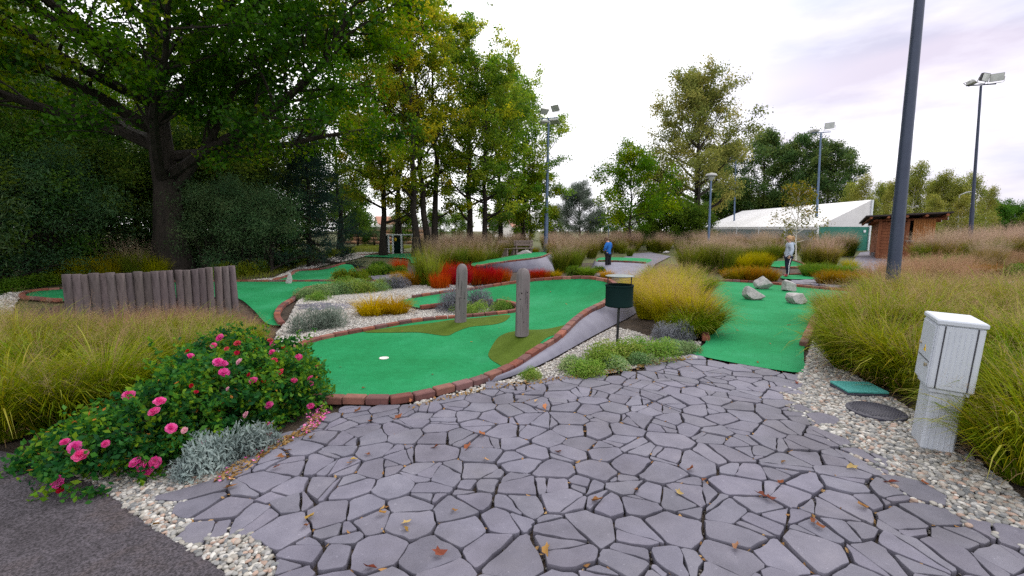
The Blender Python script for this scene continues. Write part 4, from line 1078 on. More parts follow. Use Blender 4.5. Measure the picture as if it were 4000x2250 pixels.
# ------------------------------------------------------------------ rose bush
mounds = [(at(190, 1795), .16, .10), (at(310, 1805), .22, .19), (at(480, 1815), .36, .32), (at(640, 1760), .42, .46), (at(820, 1700), .44, .54), (at(960, 1640), .44, .55), (at(1080, 1600), .36, .47), (at(1160, 1580), .25, .36), (at(900, 1560), .45, .58), (at(760, 1620), .4, .52), (at(380, 1770), .26, .28), (at(1090, 1530), .4, .48)]
def rose_h(x, y):
    h = np.full(np.shape(x), -1.0)
    for (cx, cy), r, hh in mounds:
        q = 1 - ((x - cx) ** 2 + (y - cy) ** 2) / r ** 2
        h = np.maximum(h, np.where(q > 0, hh * np.sqrt(np.maximum(q, 0)), -1))
    return h
rr_ = np.random.default_rng(5)
P = []; cv = []
for (cx, cy), r, hh in mounds:
    k = int(205 * r * r / .16 * (.6 + hh)); m_ = 20
    dd = rr_.normal(0, 1, (k, 3)); dd[:, 2] = np.abs(dd[:, 2]); dd /= np.linalg.norm(dd, axis=1)[:, None]
    q = rr_.uniform(.3, 1.16, k) ** .6
    c_ = np.column_stack([cx + dd[:, 0] * r * q, cy + dd[:, 1] * r * q, np.maximum(dd[:, 2] * hh * q, .015)])
    p = np.repeat(c_, m_, 0) + rr_.normal(0, .030, (k * m_, 3)) * np.array([1, 1, .7])
    cl = np.repeat(rr_.normal(0, .55, k), m_)
    P.append(p); cv.append(np.clip(.45 + cl * .45 + rr_.normal(0, .15, len(p)), 0, 1))
for i in range(150):                                  # loose shoots standing out of the bush
    (cx, cy), r, hh = mounds[rr_.integers(len(mounds))]
    a = rr_.uniform(0, 6.28); q0 = rr_.uniform(.3, .9) * r; x0, y0 = cx + math.cos(a) * q0, cy + math.sin(a) * q0
    z0 = hh * math.sqrt(max(.05, 1 - (q0 / r) ** 2)); ln = rr_.uniform(.08, .26) * (1 if hh > .4 else .45); k = int(ln * 130)
    t = rr_.uniform(-.3, 1, k); out_ = rr_.uniform(.1, .8)
    P.append(np.column_stack([x0 + math.cos(a) * out_ * ln * t, y0 + math.sin(a) * out_ * ln * t, z0 + ln * t * (1 - out_ * .6)]) + rr_.normal(0, .016, (k, 3))); cv.append(np.clip(rr_.normal(.65, .2, k), 0, 1))
P = np.vstack(P); cv = np.concatenate(cv)
A = leaf_quads(rr_, P, .042, [(.010, .046, .016), (.024, .092, .024), (.055, .145, .026), (.13, .21, .03)], .35, .62, cv, .12)
kd = rr_.choice(len(P), 900, False)
B = leaf_quads(rr_, P[kd] + np.array([0, 0, .008]), .03, [(.32, .12, .03), (.42, .20, .08), (.25, .08, .03)], .5, .5)
rb = at(700, 1720)
rose = thing('rose_bush', 'spreading rose bush covered in pink blooms between the asphalt and the paving', 'rose bush', (rb[0], rb[1], -.03))
def rch(n, me):
    o = link(n, me, rose); o.location = (-rb[0], -rb[1], .03); return o
J = join(A, B)
rch('foliage', mesh_np('foliage', J[0], J[1], M['leaf'], J[2]))
mb = MB()
for i in range(150):
    (cx, cy), r, hh = mounds[rr_.integers(len(mounds))]
    a = rr_.uniform(0, 6.28); q = rr_.uniform(.4, 1.08) * r
    ex, ey = cx + math.cos(a) * q, cy + math.sin(a) * q; ez = max(.03, hh * (1.15 - .6 * q / r))
    mb.tube([(cx + rr_.normal(0, .05), cy + rr_.normal(0, .05), -.03), (cx + (ex - cx) * .4, cy + (ey - cy) * .4, ez * .7), (ex, ey, ez)], [.004, .003, .002], 4, False, col=(1, 1, 1))
M['rosestem'] = surf('rose_stem', (.04, .06, .02), (.09, .07, .03), 9, .7, 0)
rch('canes', mb.mesh('canes', M['rosestem']))
def bloom(seed, cols, full=1.0):
    rng = np.random.default_rng(seed); V = []; F = []; C = []
    for ring, (np_, el, rad, sz) in enumerate([(6, .25, .55, .62), (6, .6, .42, .55), (5, .95, .28, .46), (4, 1.25, .15, .36)]):
        for k in range(np_):
            a = 2 * math.pi * (k + .5 * ring) / np_ + rng.normal(0, .12); e = el * full + rng.normal(0, .08)
            u = Vector((math.cos(a) * math.cos(e), math.sin(a) * math.cos(e), math.sin(e))); w = Vector((-math.sin(a), math.cos(a), 0)); nn = u.cross(w)
            o = Vector((math.cos(a), math.sin(a), 0)) * rad * .35 + Vector((0, 0, .06 * ring))
            g_ = []
            for i in range(5):
                t = i / 4; wd = sz * (.25 + .75 * math.sin(min(1, t * 1.25) * math.pi / 2)) * (1 if t < .8 else .72) * .62
                for j in range(5):
                    s_ = (j / 4 - .5) * 2
                    cup = (s_ * s_) * .22 * sz - .35 * sz * math.sin(t * 2.4) * .5 + rng.normal(0, .012)
                    g_.append(o + u * t * sz + w * s_ * wd - nn * cup * -1)
            b = len(V); V += [tuple(p) for p in g_]
            c0 = np.array(cols[rng.integers(len(cols))]) * rng.uniform(.9, 1.1)
            C += [tuple(c0)] * 25
            for i in range(4):
                for j in range(4): F.append((b + i * 5 + j, b + i * 5 + j + 1, b + i * 5 + 6 + j, b + i * 5 + 5 + j))
    return mesh_np('bloom', np.array(V), np.array(F), M['petal'], np.array(C), smooth=True)
HOT = [(.78, .075, .34), (.70, .05, .28), (.82, .15, .42)]
BL = [bloom(i, HOT, 1.0) for i in range(3)]
BP = bloom(7, [(.72, .35, .45), (.75, .42, .5)], .8)
BC = bloom(8, [(.70, .10, .12), (.6, .05, .07)], 1.2)
BD = bloom(9, [(.50, .012, .03), (.42, .01, .02)], 1.45)
def ray_hit(px, py):
    for d in np.arange(1.6, 5.5, .008):
        x, y, z = dep(px, py, d)
        if z < float(rose_h(np.array(x), np.array(y))) + .05 or z < .02: return (x, y, max(z, .02))
    return at3(px, py)
FL = [(504, 1547, .056, 0), (624, 1573, .056, 0), (604, 1612, .054, 0), (669, 1676, .046, 0), (295, 1752, .058, 0), (315, 1785, .062, 0), (255, 1730, .036, 0), (530, 1810, .054, 0), (557, 1822, .05, 0), (607, 1809, .05, 0), (580, 1847, .044, 0), (800, 1740, .056, 0), (852, 1419, .056, 0), (876, 1459, .056, 0), (872, 1424, .045, 0),
      (742, 1396, .044, 0), (861, 1322, .05, 0), (835, 1352, .038, 0), (928, 1344, .042, 2), (1056, 1333, .04, 2), (1066, 1345, .04, 0), (1063, 1378, .036, 0), (1166, 1400, .048, 0), (1244, 1431, .038, 2), (1213, 1480, .04, 0), (1214, 1500, .034, 0), (1149, 1488, .036, 0), (989, 1490, .046, 0), (935, 1415, .038, 1), (1097, 1457, .044, 2), (1072, 1410, .036, 2),
      (1052, 1586, .046, 0), (1214, 1589, .044, 0), (1049, 1664, .036, 0), (1049, 1695, .034, 3), (961, 1622, .032, 1), (414, 1736, .03, 0), (531, 1457, .03, 0), (533, 1493, .036, 0), (228, 1885, .05, 0), (238, 1914, .03, 3), (925, 1381, .026, 3), (1107, 1357, .022, 3), (973, 1465, .022, 3), (766, 1533, .02, 3), (748, 1508, .02, 3), (721, 1683, .028, 1), (886, 1364, .026, 2), (610, 1395, .028, 2), (733, 1372, .02, 3), (975, 1326, .026, 2), (1000, 1667, .022, 3), (1030, 1490, .02, 3), (890, 1520, .02, 1)]
prng = random.Random(4)
for px, py, r, k in FL:
    x, y, z = ray_hit(px, py)
    o = link('bloom', (BL[prng.randrange(3)], BP, BC, BD)[k] if k else BL[prng.randrange(3)], rose)
    o.location = (x - rb[0], y - rb[1], z + .03 + r * .1)
    o.rotation_euler = (R(prng.uniform(20, 60)), R(prng.uniform(-20, 20)), prng.uniform(-.6, .9)); o.scale = (r * (.80 if r > .05 else .88 if r > .035 else .95),) * 3
    if k: o['label'] = ('', 'pale pink fading bloom', 'coral pink bloom', 'small dark red bud')[k]
put('silv', 800, 1828, 1.2, 'silvery plant with narrow leaves under a pink bloom, left of its twin', 'silver_herb', 'herb')
put('silv', 740, 1850, .7, 'smallest silvery tuft touching the pebbles at the rose bush', 'silver_herb', 'herb')
put('silv', 885, 1796, 1.12, 'silvery plant in the middle of the row under the rose bush', 'silver_herb', 'herb')
put('silv', 985, 1752, 1.05, 'silvery plant nearest the bricks under the rose bush', 'silver_herb', 'herb')

# fallen leaves and petals
def leaf_mesh(seed, s, cols):
    rng = np.random.default_rng(seed); n = 9; V = [(0, 0, 0)]; 
    for i in range(n):
        a = 2 * math.pi * i / n; r = s * (.55 + .45 * (i % 2)) * (1.6 if i in (0, 1, 8) else 1) * rng.uniform(.8, 1.1)
        V.append((math.cos(a) * r, math.sin(a) * r * .62, abs(math.sin(a)) * r * .35 + rng.normal(0, s * .08)))
    F = [(0, i + 1, (i + 1) % n + 1) for i in range(n)]
    c = np.array(cols[rng.integers(len(cols))]); return mesh_np('fallen_leaf', np.array(V), np.array(F), M['deadleaf'], np.tile(c, (n + 1, 1)))
DL = [leaf_mesh(i, .03, [(.30, .13, .04), (.36, .18, .06), (.22, .09, .035), (.42, .27, .12)]) for i in range(6)]
lf_px = [(1580, 2075), (1578, 2050), (1550, 1635), (1700, 1750), (1830, 1370 + 380), (1440, 1780), (1445, 1650), (1370, 1815), (1380, 1800), (1775, 2000), (1720, 2165), (1450, 2225), (1490, 2010), (2095, 1570), (2125, 1590), (2190, 1770), (2340, 1960), (2490, 1920), (1875, 1700), (1890, 1800), (2130, 2150), (2980, 1940), (3000, 1950), (3170, 2040), (3190, 2060), (3330, 1830), (3360, 1980), (2750, 1880), (2690, 1840), (3060, 1810), (3050, 1890), (2880, 2140), (1210, 2030), (1200, 2060), (1100, 1790), (1130, 1765), (1080, 1830), (900, 1880), (890, 1910), (1220, 1710), (3110, 1500), (3490, 1550 + 340), (3600, 1890), (2650, 1930), (1600, 1570), (1700, 1560), (1390, 1610), (610, 2055), (500, 1760), (860, 1280)]
for i, (px, py) in enumerate(lf_px):
    x, y = at(px, py)
    o = link('fallen_leaf', DL[i % 6]); o.location = (x + prng.uniform(-.01, .01), y, .012); o.rotation_euler = (prng.uniform(-.5, .5), prng.uniform(-.5, .5), prng.uniform(0, 6.28)); o.scale = (prng.uniform(.7, 1.25),) * 3
    tag(o, 'dry brown leaf lying on the grey paving', 'leaf', 'fallen leaves on the paving')
for i, (px, py) in enumerate([(1570, 1293), (2150, 1170), (2210, 1205), (1690, 1450), (1420, 1500), (1330, 1420), (1840, 1330), (2880, 1280), (3010, 1330), (2960, 1400), (3080, 1260), (2860, 1220), (1880, 1450), (1950, 1285)]):
    x, y = at(px, py, .05); zz = float(zA(np.array([x]), np.array([y]))[0]) if px < 2400 else 0.0
    o = link('fallen_leaf', DL[i % 6]); o.location = (x, y, zz + .008); o.rotation_euler = (prng.uniform(-.3, .3), prng.uniform(-.3, .3), prng.uniform(0, 6.28)); o.scale = (prng.uniform(.5, .95),) * 3
    tag(o, 'dry leaf lying on the green felt of a lane', 'leaf', 'fallen leaves on the felt')
def litter(polys, n, seed, size, cols, label, z=.004, name='leaf_litter', holes=()):
    rng = np.random.default_rng(seed); P = []
    for poly, k in zip(polys, n):
        xs = [p[0] for p in poly]; ys = [p[1] for p in poly]
        x = rng.uniform(min(xs), max(xs), k * 24); y = rng.uniform(min(ys), max(ys), k * 24); m = inpoly(x, y, poly); x, y = x[m], y[m]; m = np.ones(len(x), bool)
        for h in holes:
            H_ = np.array(h); lo, hi = H_.min(0), H_.max(0)
            s_ = np.nonzero((x > lo[0]) & (x < hi[0]) & (y > lo[1]) & (y < hi[1]))[0]
            if len(s_): m[s_] &= ~inpoly(x[s_], y[s_], h)
        P.append(np.column_stack([x[m][:k], y[m][:k], rng.uniform(z - .004, z + .012, len(x[m][:k]))]))
    A = leaf_quads(rng, np.vstack(P), size, cols, 1.2, .55, None, .15)
    stuff(name, mesh_np(name, A[0], A[1], M['deadleaf'], A[2]), label, 'leaf litter')
DLC = [(.20, .085, .035), (.32, .15, .06), (.40, .24, .12)]
edge1 = px_poly([(820, 1890), (880, 1840), (1060, 1730), (1180, 1680), (1230, 1620), (1260, 1600), (1270, 1640), (1200, 1700), (1080, 1750), (920, 1870)])
edge2 = px_poly([(1560, 1600), (1700, 1560), (1890, 1510), (2030, 1490), (2160, 1475), (2350, 1450), (2540, 1410), (2700, 1390), (2710, 1402), (2540, 1430), (2350, 1468), (2100, 1500), (1890, 1525), (1600, 1602)])
litter([edge1, edge2], [420, 380], 3, .035, DLC, 'brown leaf litter along the edges of the planting')
litter([PAVE], [420], 4, .034, DLC + [(.45, .22, .08)], 'crumbs of brown leaf in the joints of the paving', -.012, 'leaf_crumbs', OUTL[0])
pet = px_poly([(1170, 1690), (1200, 1620), (1270, 1580), (1290, 1620), (1210, 1700)])
litter([pet, edge1], [120, 40], 5, .022, [(.7, .06, .26), (.75, .3, .42)], 'pink petals dropped beside the rose bush', .01, 'rose_petals')
# ------------------------------------------------------------------ trees
def rot_about(v, axis, a):
    return Matrix.Rotation(a, 3, axis) @ v

def tree(seed, H, r0, bare, spread, env, elev, nl, nleaf, size, cols, sig=.25, trunks=1, lean=0.0, droop=0.0, extra=(), aspect=.6, up=.35, leafmat='leaf', top=.95, sub=1.0, bark='bark', leaf_dirs=False, wig=1.0, hang=0.0, l3=3):
    """tapered trunk, limbs, twigs; leaves in clumps round the outer twigs"""
    rng = random.Random(seed); nr = np.random.default_rng(seed)
    mb = MB(); anchors = []; wts = []; aid = []
    def path(p, d, L, n, bend, w):
        out = [p.copy()]
        for i in range(n):
            d = d + Vector((rng.gauss(0, w), rng.gauss(0, w), bend + rng.gauss(0, w * .6)))
            d.normalize(); out.append(out[-1] + d * (L / n))
        return out, d
    def twig(p, d, L, r, lvl, cid):
        if d.z < -.25 and bark != 'birchbark': d = Vector((d.x, d.y, -.1)).normalized()
        L = min(L, 2.6)
        pts, dd = path(p, d, L, 3 if lvl == 3 else 4, -.06 * droop if lvl == 3 else .05 - .1 * droop, .16 * wig)
        mb.tube(pts, [r * (1 - .75 * i / (len(pts) - 1)) for i in range(len(pts))], 3 if lvl == 3 else 4, False)
        k0 = 1 if lvl == 3 else 2
        for q in pts[k0:]: anchors.append(q); wts.append(1.0 if lvl == 3 else .6); aid.append(cid)
        if lvl < 3:
            for i in range(l3):
                t = rng.uniform(.3, 1); k = min(int(t * (len(pts) - 1)), len(pts) - 2)
                d0 = (pts[k + 1] - pts[k]).normalized()
                ax = d0.orthogonal().normalized(); ax = rot_about(ax, d0, rng.uniform(0, 6.28))
                twig(pts[k].lerp(pts[k + 1], rng.random()), rot_about(d0, ax, rng.uniform(.4, 1.1)), L * rng.uniform(.4, .65), r * .5, 3, cid)
    def limb(p, d, L, r, bend, cid, n=7):
        pts, dd = path(p, d, L, n, bend, .10 * wig)
        mb.tube(pts, [r * (1 - .82 * i / n) for i in range(n + 1)], 6, False)
        anchors.append(pts[-1]); wts.append(1); aid.append(cid)
        ns = max(3, int(L * 2.0 * sub))
        for i in range(ns):
            t = .22 + .78 * (i + rng.random()) / ns; k = min(int(t * n), n - 1)
            d0 = (pts[k + 1] - pts[k]).normalized()
            ax = d0.orthogonal().normalized(); ax = rot_about(ax, d0, rng.uniform(0, 6.28))
            twig(pts[k].lerp(pts[k + 1], t * n - k if t * n - k <= 1 else 1), rot_about(d0, ax, rng.uniform(.5, 1.15)), L * rng.uniform(.25, .42) * (1.15 - .5 * t) + .25, r * .3 * (1.1 - t * .6), 2, cid * 100 + i)
    for T in range(trunks):
        a0 = 6.28 * T / trunks + rng.uniform(0, 1)
        hT = H * (1 if T == 0 else rng.uniform(.75, .98))
        ln = (.10 + lean) if trunks > 1 else lean
        base = Vector((math.cos(a0), math.sin(a0), 0)) * (r0 * 1.1 if trunks > 1 else 0)
        n = 10; pts = [base + Vector((0, 0, -.1))]; off = Vector((0, 0, 0))
        for i in range(1, n + 1):
            off = off + Vector((rng.gauss(0, .012), rng.gauss(0, .012), 0)) * H * .5 * wig
            h = hT * top * i / n
            pts.append(base + off + Vector((math.cos(a0), math.sin(a0), 0)) * ln * h + Vector((0, 0, h)))
        rad = [r0 * (1 - .9 * (i / n) ** .8) for i in range(n + 1)]
        rad[0] *= 1.45; rad[1] *= 1.02
        # extra ring for the root flare
        mb.tube(pts, rad, 10)
        nT = nl if trunks == 1 else nl // trunks + 2
        for i in range(nT):
            f = ((i + rng.random()) / nT); h = bare + (hT * top - bare) * f ** .85
            k = min(int(h / (hT * top) * n), n - 1); q = pts[k].lerp(pts[k + 1], h / (hT * top) * n - k)
            az = i * 2.39996 + rng.uniform(-.4, .4) + T
            e = R(elev[0] + (elev[1] - elev[0]) * f + rng.uniform(-10, 10))
            L = spread * env(f) * rng.uniform(.75, 1.12)
            if L < .3: continue
            rr = rad[k] * .5
            limb(q, Vector((math.cos(az) * math.cos(e), math.sin(az) * math.cos(e), math.sin(e))), L, max(rr, .02), .03 - .12 * droop, T * 1000 + i)
    for (h, d, L, r, bend) in extra:
        limb(Vector((0, 0, h)), Vector(d).normalized(), L, r, bend, 5000 + int(L * 100), 10)
    A = np.array([tuple(a) for a in anchors]); w = np.array(wts); w /= w.sum()
    idx = nr.choice(len(A), nleaf, p=w)
    P = A[idx] + nr.normal(0, sig, (nleaf, 3)) * np.array([1, 1, .8]) + np.array([0, 0, -hang]) * nr.uniform(0, 1, (nleaf, 1)) ** 1.5
    ids = np.array(aid); u = np.unique(ids); tone = dict(zip(u, nr.uniform(.1, .9, len(u))))
    cv = np.array([tone[i] for i in ids[idx]])
    dirs = None
    if leaf_dirs: dirs = np.tile(np.array([[0, 0, -1.0]]), (nleaf, 1))
    V, F, C = leaf_quads(nr, P, size, cols, up, aspect, cv, .06, dirs)
    return [('trunk', mb.mesh('trunk', M[bark], True)), ('crown', mesh_np('crown', V, F, M[leafmat], C))]

ENV_OAK = lambda f: (.95 - .15 * f) if f < .6 else .86 - (f - .6) * 1.5
ENV_OVAL = lambda f: .55 + .6 * math.sin(min(1, f * 1.15 + .1) * math.pi) * .9
ENV_CONE = lambda f: 1.0 - .92 * f
ENV_COL = lambda f: .8 + .3 * math.sin(f * math.pi) - .45 * f * f
OAKC = [(.012, .036, .005), (.03, .075, .008), (.055, .115, .010), (.12, .15, .013)]
ALD = [(.05, .095, .010), (.10, .16, .014), (.19, .21, .018), (.34, .28, .025)]
ALD2 = [(.04, .085, .012), (.075, .14, .016), (.125, .185, .02), (.22, .24, .025)]
DKG = [(.018, .040, .010), (.035, .068, .014), (.06, .095, .018), (.10, .13, .022)]
POP = [(.08, .10, .03), (.13, .15, .045), (.19, .195, .06), (.27, .245, .08)]
BIR = [(.12, .15, .035), (.18, .20, .05), (.25, .25, .07), (.30, .28, .08)]
WIL = [(.06, .085, .045), (.10, .13, .075), (.16, .19, .12), (.24, .27, .2)]
SPR = [(.010, .026, .022), (.018, .042, .034), (.032, .062, .05)]

T = {}
T['oak'] = tree(1, 15.5, .50, 3.4, 8.4, ENV_OAK, (8, 62), 22, 185000, .135, OAKC, .19, sub=1.0, leafmat='oakleaf', wig=1.0, extra=[
    (3.2, (.95, -.28, .42), 9.8, .20, -.010), (4.1, (-.96, -.25, .42), 9.2, .19, -.012), (3.0, (.55, -.75, .5), 7.5, .17, .0), (5.0, (.8, -.5, .6), 9.5, .2, -.012), (4.6, (-.55, -.8, .55), 8.5, .19, -.005), (2.6, (.8, .1, .75), 6, .16, .0), (6.2, (1, -.1, .55), 9, .17, -.02), (6.5, (-1, -.1, .5), 9, .17, -.02), (5.5, (.1, -1, .6), 8, .17, -.02)], l3=3)
T['alder_a'] = tree(2, 14.5, .24, 2.2, 3.7, ENV_COL, (18, 66), 28, 22000, .155, ALD, .16, sub=.9, l3=2, leafmat='alderleaf')
T['alder_b'] = tree(3, 13.5, .22, 2.0, 3.4, ENV_COL, (16, 62), 26, 20000, .155, ALD, .16, trunks=2, sub=.9, l3=2, leafmat='alderleaf')
T['alder_c'] = tree(4, 12, .22, 1.9, 3.6, ENV_OVAL, (10, 55), 26, 24000, .155, ALD2, .18, sub=.9, l3=2, leafmat='alderleaf')
T['broad_a'] = tree(5, 14, .3, 1.6, 5.0, ENV_OVAL, (10, 60), 26, 38000, .19, DKG, .26, l3=3, leafmat='woodleaf')
T['broad_b'] = tree(6, 13, .28, 1.2, 4.6, ENV_OVAL, (5, 60), 26, 36000, .18, DKG, .25, l3=3, leafmat='woodleaf')
T['willow_a'] = tree(7, 13.5, .3, 1.0, 4.8, ENV_OVAL, (25, 70), 26, 46000, .17, WIL, .32, aspect=.25, droop=.5, leaf_dirs=True, hang=.8, up=-.2, l3=3, leafmat='woodleaf')
T['poplar'] = tree(8, 17, .55, 3.6, 7.0, lambda f: .9 + .25 * math.sin(f * 3.0) - .35 * f, (16, 68), 26, 46000, .24, POP, .36, sub=.8, l3=2, extra=[(5, (-.9, -.2, .35), 7, .22, .02), (4.6, (-.7, .5, .3), 6, .2, .02)])
T['dark_a'] = tree(9, 13, .32, 2, 4.6, ENV_OVAL, (12, 60), 24, 34000, .22, [(.035, .07, .026), (.06, .10, .034), (.09, .13, .042), (.14, .16, .05)], .34, l3=2)
T['dark_b'] = tree(10, 13, .3, 2, 4.2, ENV_COL, (15, 65), 22, 24000, .22, [(.035, .07, .026), (.06, .10, .034), (.09, .13, .042), (.14, .16, .05)], .3, l3=2)
T['birch_a'] = tree(11, 9, .10, .8, 1.75, ENV_CONE, (20, 62), 34, 9500, .13, BIR, .22, droop=.5, hang=.5, bark='birchbark', sub=1.2, l3=2, leaf_dirs=True, up=-.1)
T['birch_b'] = tree(12, 7.4, .08, .6, 1.9, lambda f: 1 - .75 * f, (15, 64), 28, 11000, .13, BIR, .24, droop=.4, hang=.4, bark='birchbark', sub=1.2, l3=2, leaf_dirs=True, up=-.1)
T['spruce'] = tree(13, 6.6, .16, .25, 2.3, ENV_CONE, (-8, 18), 70, 42000, .10, SPR, .12, droop=.3, aspect=.28, sub=1.5, l3=3)
T['small'] = tree(14, 7, .14, .9, 2.9, ENV_OVAL, (12, 65), 22, 15000, .17, ALD2, .24, l3=2)
T['sapling'] = tree(15, 3.6, .05, .7, 1.1, ENV_OVAL, (20, 65), 20, 2600, .10, [(.06, .09, .02), (.12, .13, .025), (.26, .20, .03)], .13, bark='birchbark', l3=2)
T['bush_a'] = tree(16, 3.6, .09, .1, 2.2, ENV_OVAL, (15, 65), 22, 15000, .11, DKG, .22, trunks=3, l3=3, leafmat='woodleaf')
T['bush_b'] = tree(17, 3.4, .09, .1, 2.3, ENV_OVAL, (20, 70), 22, 15000, .13, [(.025, .055, .026), (.045, .085, .038), (.08, .12, .055)], .24, trunks=3, aspect=.24, droop=.3, l3=3, leafmat='woodleaf')
T['bush_c'] = tree(18, 5, .1, .1, 2.6, ENV_OVAL, (15, 65), 22, 15000, .18, [(.035, .08, .014), (.06, .115, .02), (.10, .15, .025)], .28, trunks=3, l3=2)
T['silver'] = tree(19, 8, .2, .3, 3.4, ENV_OVAL, (10, 70), 28, 46000, .2, [(.06, .085, .07), (.10, .125, .10), (.15, .175, .15)], .3, aspect=.3, l3=2)

def plant(kind, px, d, s, label, name='tree', cat='tree', group=None, rz=None, z=-.06):
    v = T[kind]; x = (px - CX) / FPX * d
    if kind.startswith('birch'): s *= .94
    return thing(name, label, cat, (x, d, z), random.uniform(0, 6.28) if rz is None else rz, s, group, v)

plant('oak', 672, 15, 1.0, 'huge dark oak with a thick trunk and long spreading limbs behind the palisade', 'oak_tree', 'tree', rz=0)
# the central group of tall slender trees
plant('alder_a', 1497, 28, .90, 'slender tree left in the central row, trunk rising behind the white frame', 'alder_tree', 'tree', rz=.4)
plant('alder_a', 1628, 26.5, 1.0, 'tall yellowing tree with a rough trunk just right of the white frame', 'alder_tree', 'tree', rz=2.2)
plant('alder_b', 1690, 28, 1.08, 'tall yellowing double stemmed tree second right of the white frame', 'alder_tree', 'tree', rz=1.0)
plant('alder_a', 1838, 30, .98, 'tallest pointed tree over the middle of the central grove, crown partly yellow', 'alder_tree', 'tree', rz=4.4)
plant('alder_c', 1890, 29, .95, 'leaning tree with a curved trunk in the middle of the central grove', 'alder_tree', 'tree', rz=5.2)
plant('alder_c', 1955, 34.5, 1.0, 'green tree with a forked trunk on the right side of the central grove', 'alder_tree', 'tree', rz=.7)
plant('alder_c', 2045, 36, 1.02, 'spreading green tree ending the central grove beside the lamp column', 'alder_tree', 'tree', rz=3.0)
plant('small', 2072, 35, .8, 'thin young tree just left of the lamp column', 'young_tree', 'tree')
plant('alder_b', 1560, 33, .95, 'thin dark stemmed tree deep behind the white frame', 'alder_tree', 'tree', rz=5)
# the wood on the left
plant('spruce', 1215, 19, .86, 'dark blue green spruce with branches down to the ground', 'spruce_tree', 'conifer', rz=0)
WOOD = 'broadleaf trees of the left wood'
for px, d, s, k in [(-300, 15, .9, 'broad_b'), (-60, 22, 1.0, 'broad_a'), (330, 27, .72, 'broad_b'), (560, 28, .8, 'broad_a'), (840, 27, .66, 'broad_b'), (1010, 30, .75, 'broad_a'), (1330, 36, .8, 'broad_a'), (-500, 24, 1.1, 'broad_a'), (130, 31, .75, 'broad_a'), (720, 33, .8, 'broad_b')]:
    plant(k, px, d, s, 'dark leafy tree in the wood behind the big oak', 'woodland_tree', 'tree', WOOD)
for px, d, s in [(20, 22, 1.15), (-240, 20, 1.1), (230, 20.5, .66)]:
    plant('willow_a', px, d, s, 'grey green willow in the wood left of the oak trunk', 'willow_tree', 'tree', 'grey green willows at the left')
UND = 'bushes below the left trees'
for px, d, s, k in [(-420, 10, .9, 'bush_b'), (-200, 11.5, .85, 'bush_a'), (0, 12.5, .8, 'bush_b'), (110, 13.5, .9, 'bush_a'), (230, 14, .9, 'bush_b'), (350, 16, 1.0, 'bush_a'), (480, 17, 1.0, 'bush_a'), (600, 18.5, 1.0, 'bush_a'), (800, 15.5, .68, 'bush_b'), (880, 16, .75, 'bush_b'), (960, 16.5, .75, 'bush_b'), (1050, 17, .72, 'bush_b'), (1120, 18.5, .6, 'bush_a'), (900, 19, 1.2, 'bush_a'), (1030, 20, 1.2, 'bush_a'), (760, 19, 1.2, 'bush_a'), (-100, 17, 1.3, 'bush_a'), (160, 18, 1.3, 'bush_a')]:
    plant(k, px, d, s, 'shaded leafy bush in the undergrowth below the left trees', 'woodland_bush', 'bush', UND)
for px, py, s in [(880, 1080, .9), (960, 1072, .9), (1010, 1062, .9), (1070, 1050, .9), (1130, 1036, .9), (1190, 1022, .9), (860, 1088, .7), (1240, 1008, .9), (1300, 998, .9), (1350, 990, 1.0)]:
    put('weed', px, py, s, 'leafy weed along the foot of the left wood', 'weed', 'weed', 'weeds along the left wood')
for px, py, s in [(20, 1140, .8), (110, 1120, .8), (180, 1110, .8), (-90, 1160, .8)]:
    put('herb', px, py, s, 'dark weed at the left end of the palisade lane', 'weed', 'weed', 'dark weeds left of the palisade')
# right hand trees
plant('silver', 2262, 44, .66, 'round silvery grey tree right of the lamp column', 'willow_tree', 'tree', rz=1)
plant('small', 2455, 36, 1.02, 'airy green tree standing left of the big olive poplar', 'broadleaf_tree', 'tree', rz=2)
plant('poplar', 2715, 46, .86, 'very tall olive poplar with ragged upright limbs left of the tent', 'poplar_tree', 'tree', rz=0)
plant('dark_b', 2810, 62, .92, 'dark green tree directly right of the olive poplar', 'broadleaf_tree', 'tree', rz=1)
plant('dark_b', 2960, 63, 1.06, 'open topped dark tree left of another behind the tent', 'broadleaf_tree', 'tree', rz=4)
plant('dark_a', 3110, 60, .96, 'dense dark tree in the middle behind the white tent roof', 'broadleaf_tree', 'tree', rz=2)
plant('dark_a', 3215, 56, .84, 'dense dark tree at the right end of the group behind the tent', 'broadleaf_tree', 'tree', rz=5)
for px, d, s in [(2580, 42, .85), (2650, 41, .75), (2720, 40, .62)]:
    plant('bush_c', px, d, s, 'fresh green bush at the foot of the olive poplar', 'bush', 'bush', 'bushes below the poplar')
for px, d, s in [(2790, 64, 1.3), (2890, 66, 1.3), (3030, 64, 1.2), (2520, 55, .8)]:
    plant('bush_c', px, d, s, 'green bush in the gap behind the left end of the tent', 'bush', 'bush', 'bushes behind the tent')
plant('sapling', 3110, 24, 1.0, 'slim young tree with sparse leaves in front of the white tent', 'young_tree', 'tree')
BIRG = 'birches behind the wooden hut'
for px, d, s, k in [(3300, 48, .9, 'birch_b'), (3350, 44, .88, 'birch_a'), (3410, 45, .86, 'birch_b'), (3470, 42, .82, 'birch_a'), (3530, 44, .9, 'birch_b'), (3550, 43, 1.02, 'birch_a'), (3640, 43, .92, 'birch_b'), (3660, 42, .90, 'birch_a'), (3715, 42, .88, 'birch_b'), (3765, 42, .88, 'birch_a'), (3440, 50, .92, 'birch_b'), (3600, 50, .95, 'birch_b'), (3700, 49, .9, 'birch_b'), (3380, 40, .62, 'birch_b'), (3500, 38, .62, 'birch_b'), (3620, 37, .62, 'birch_b'), (3740, 38, .62, 'birch_b')]:
    plant(k, px, d, s, 'yellow green birch with a pale stem in the row behind the wooden hut', 'birch_tree', 'tree', BIRG)
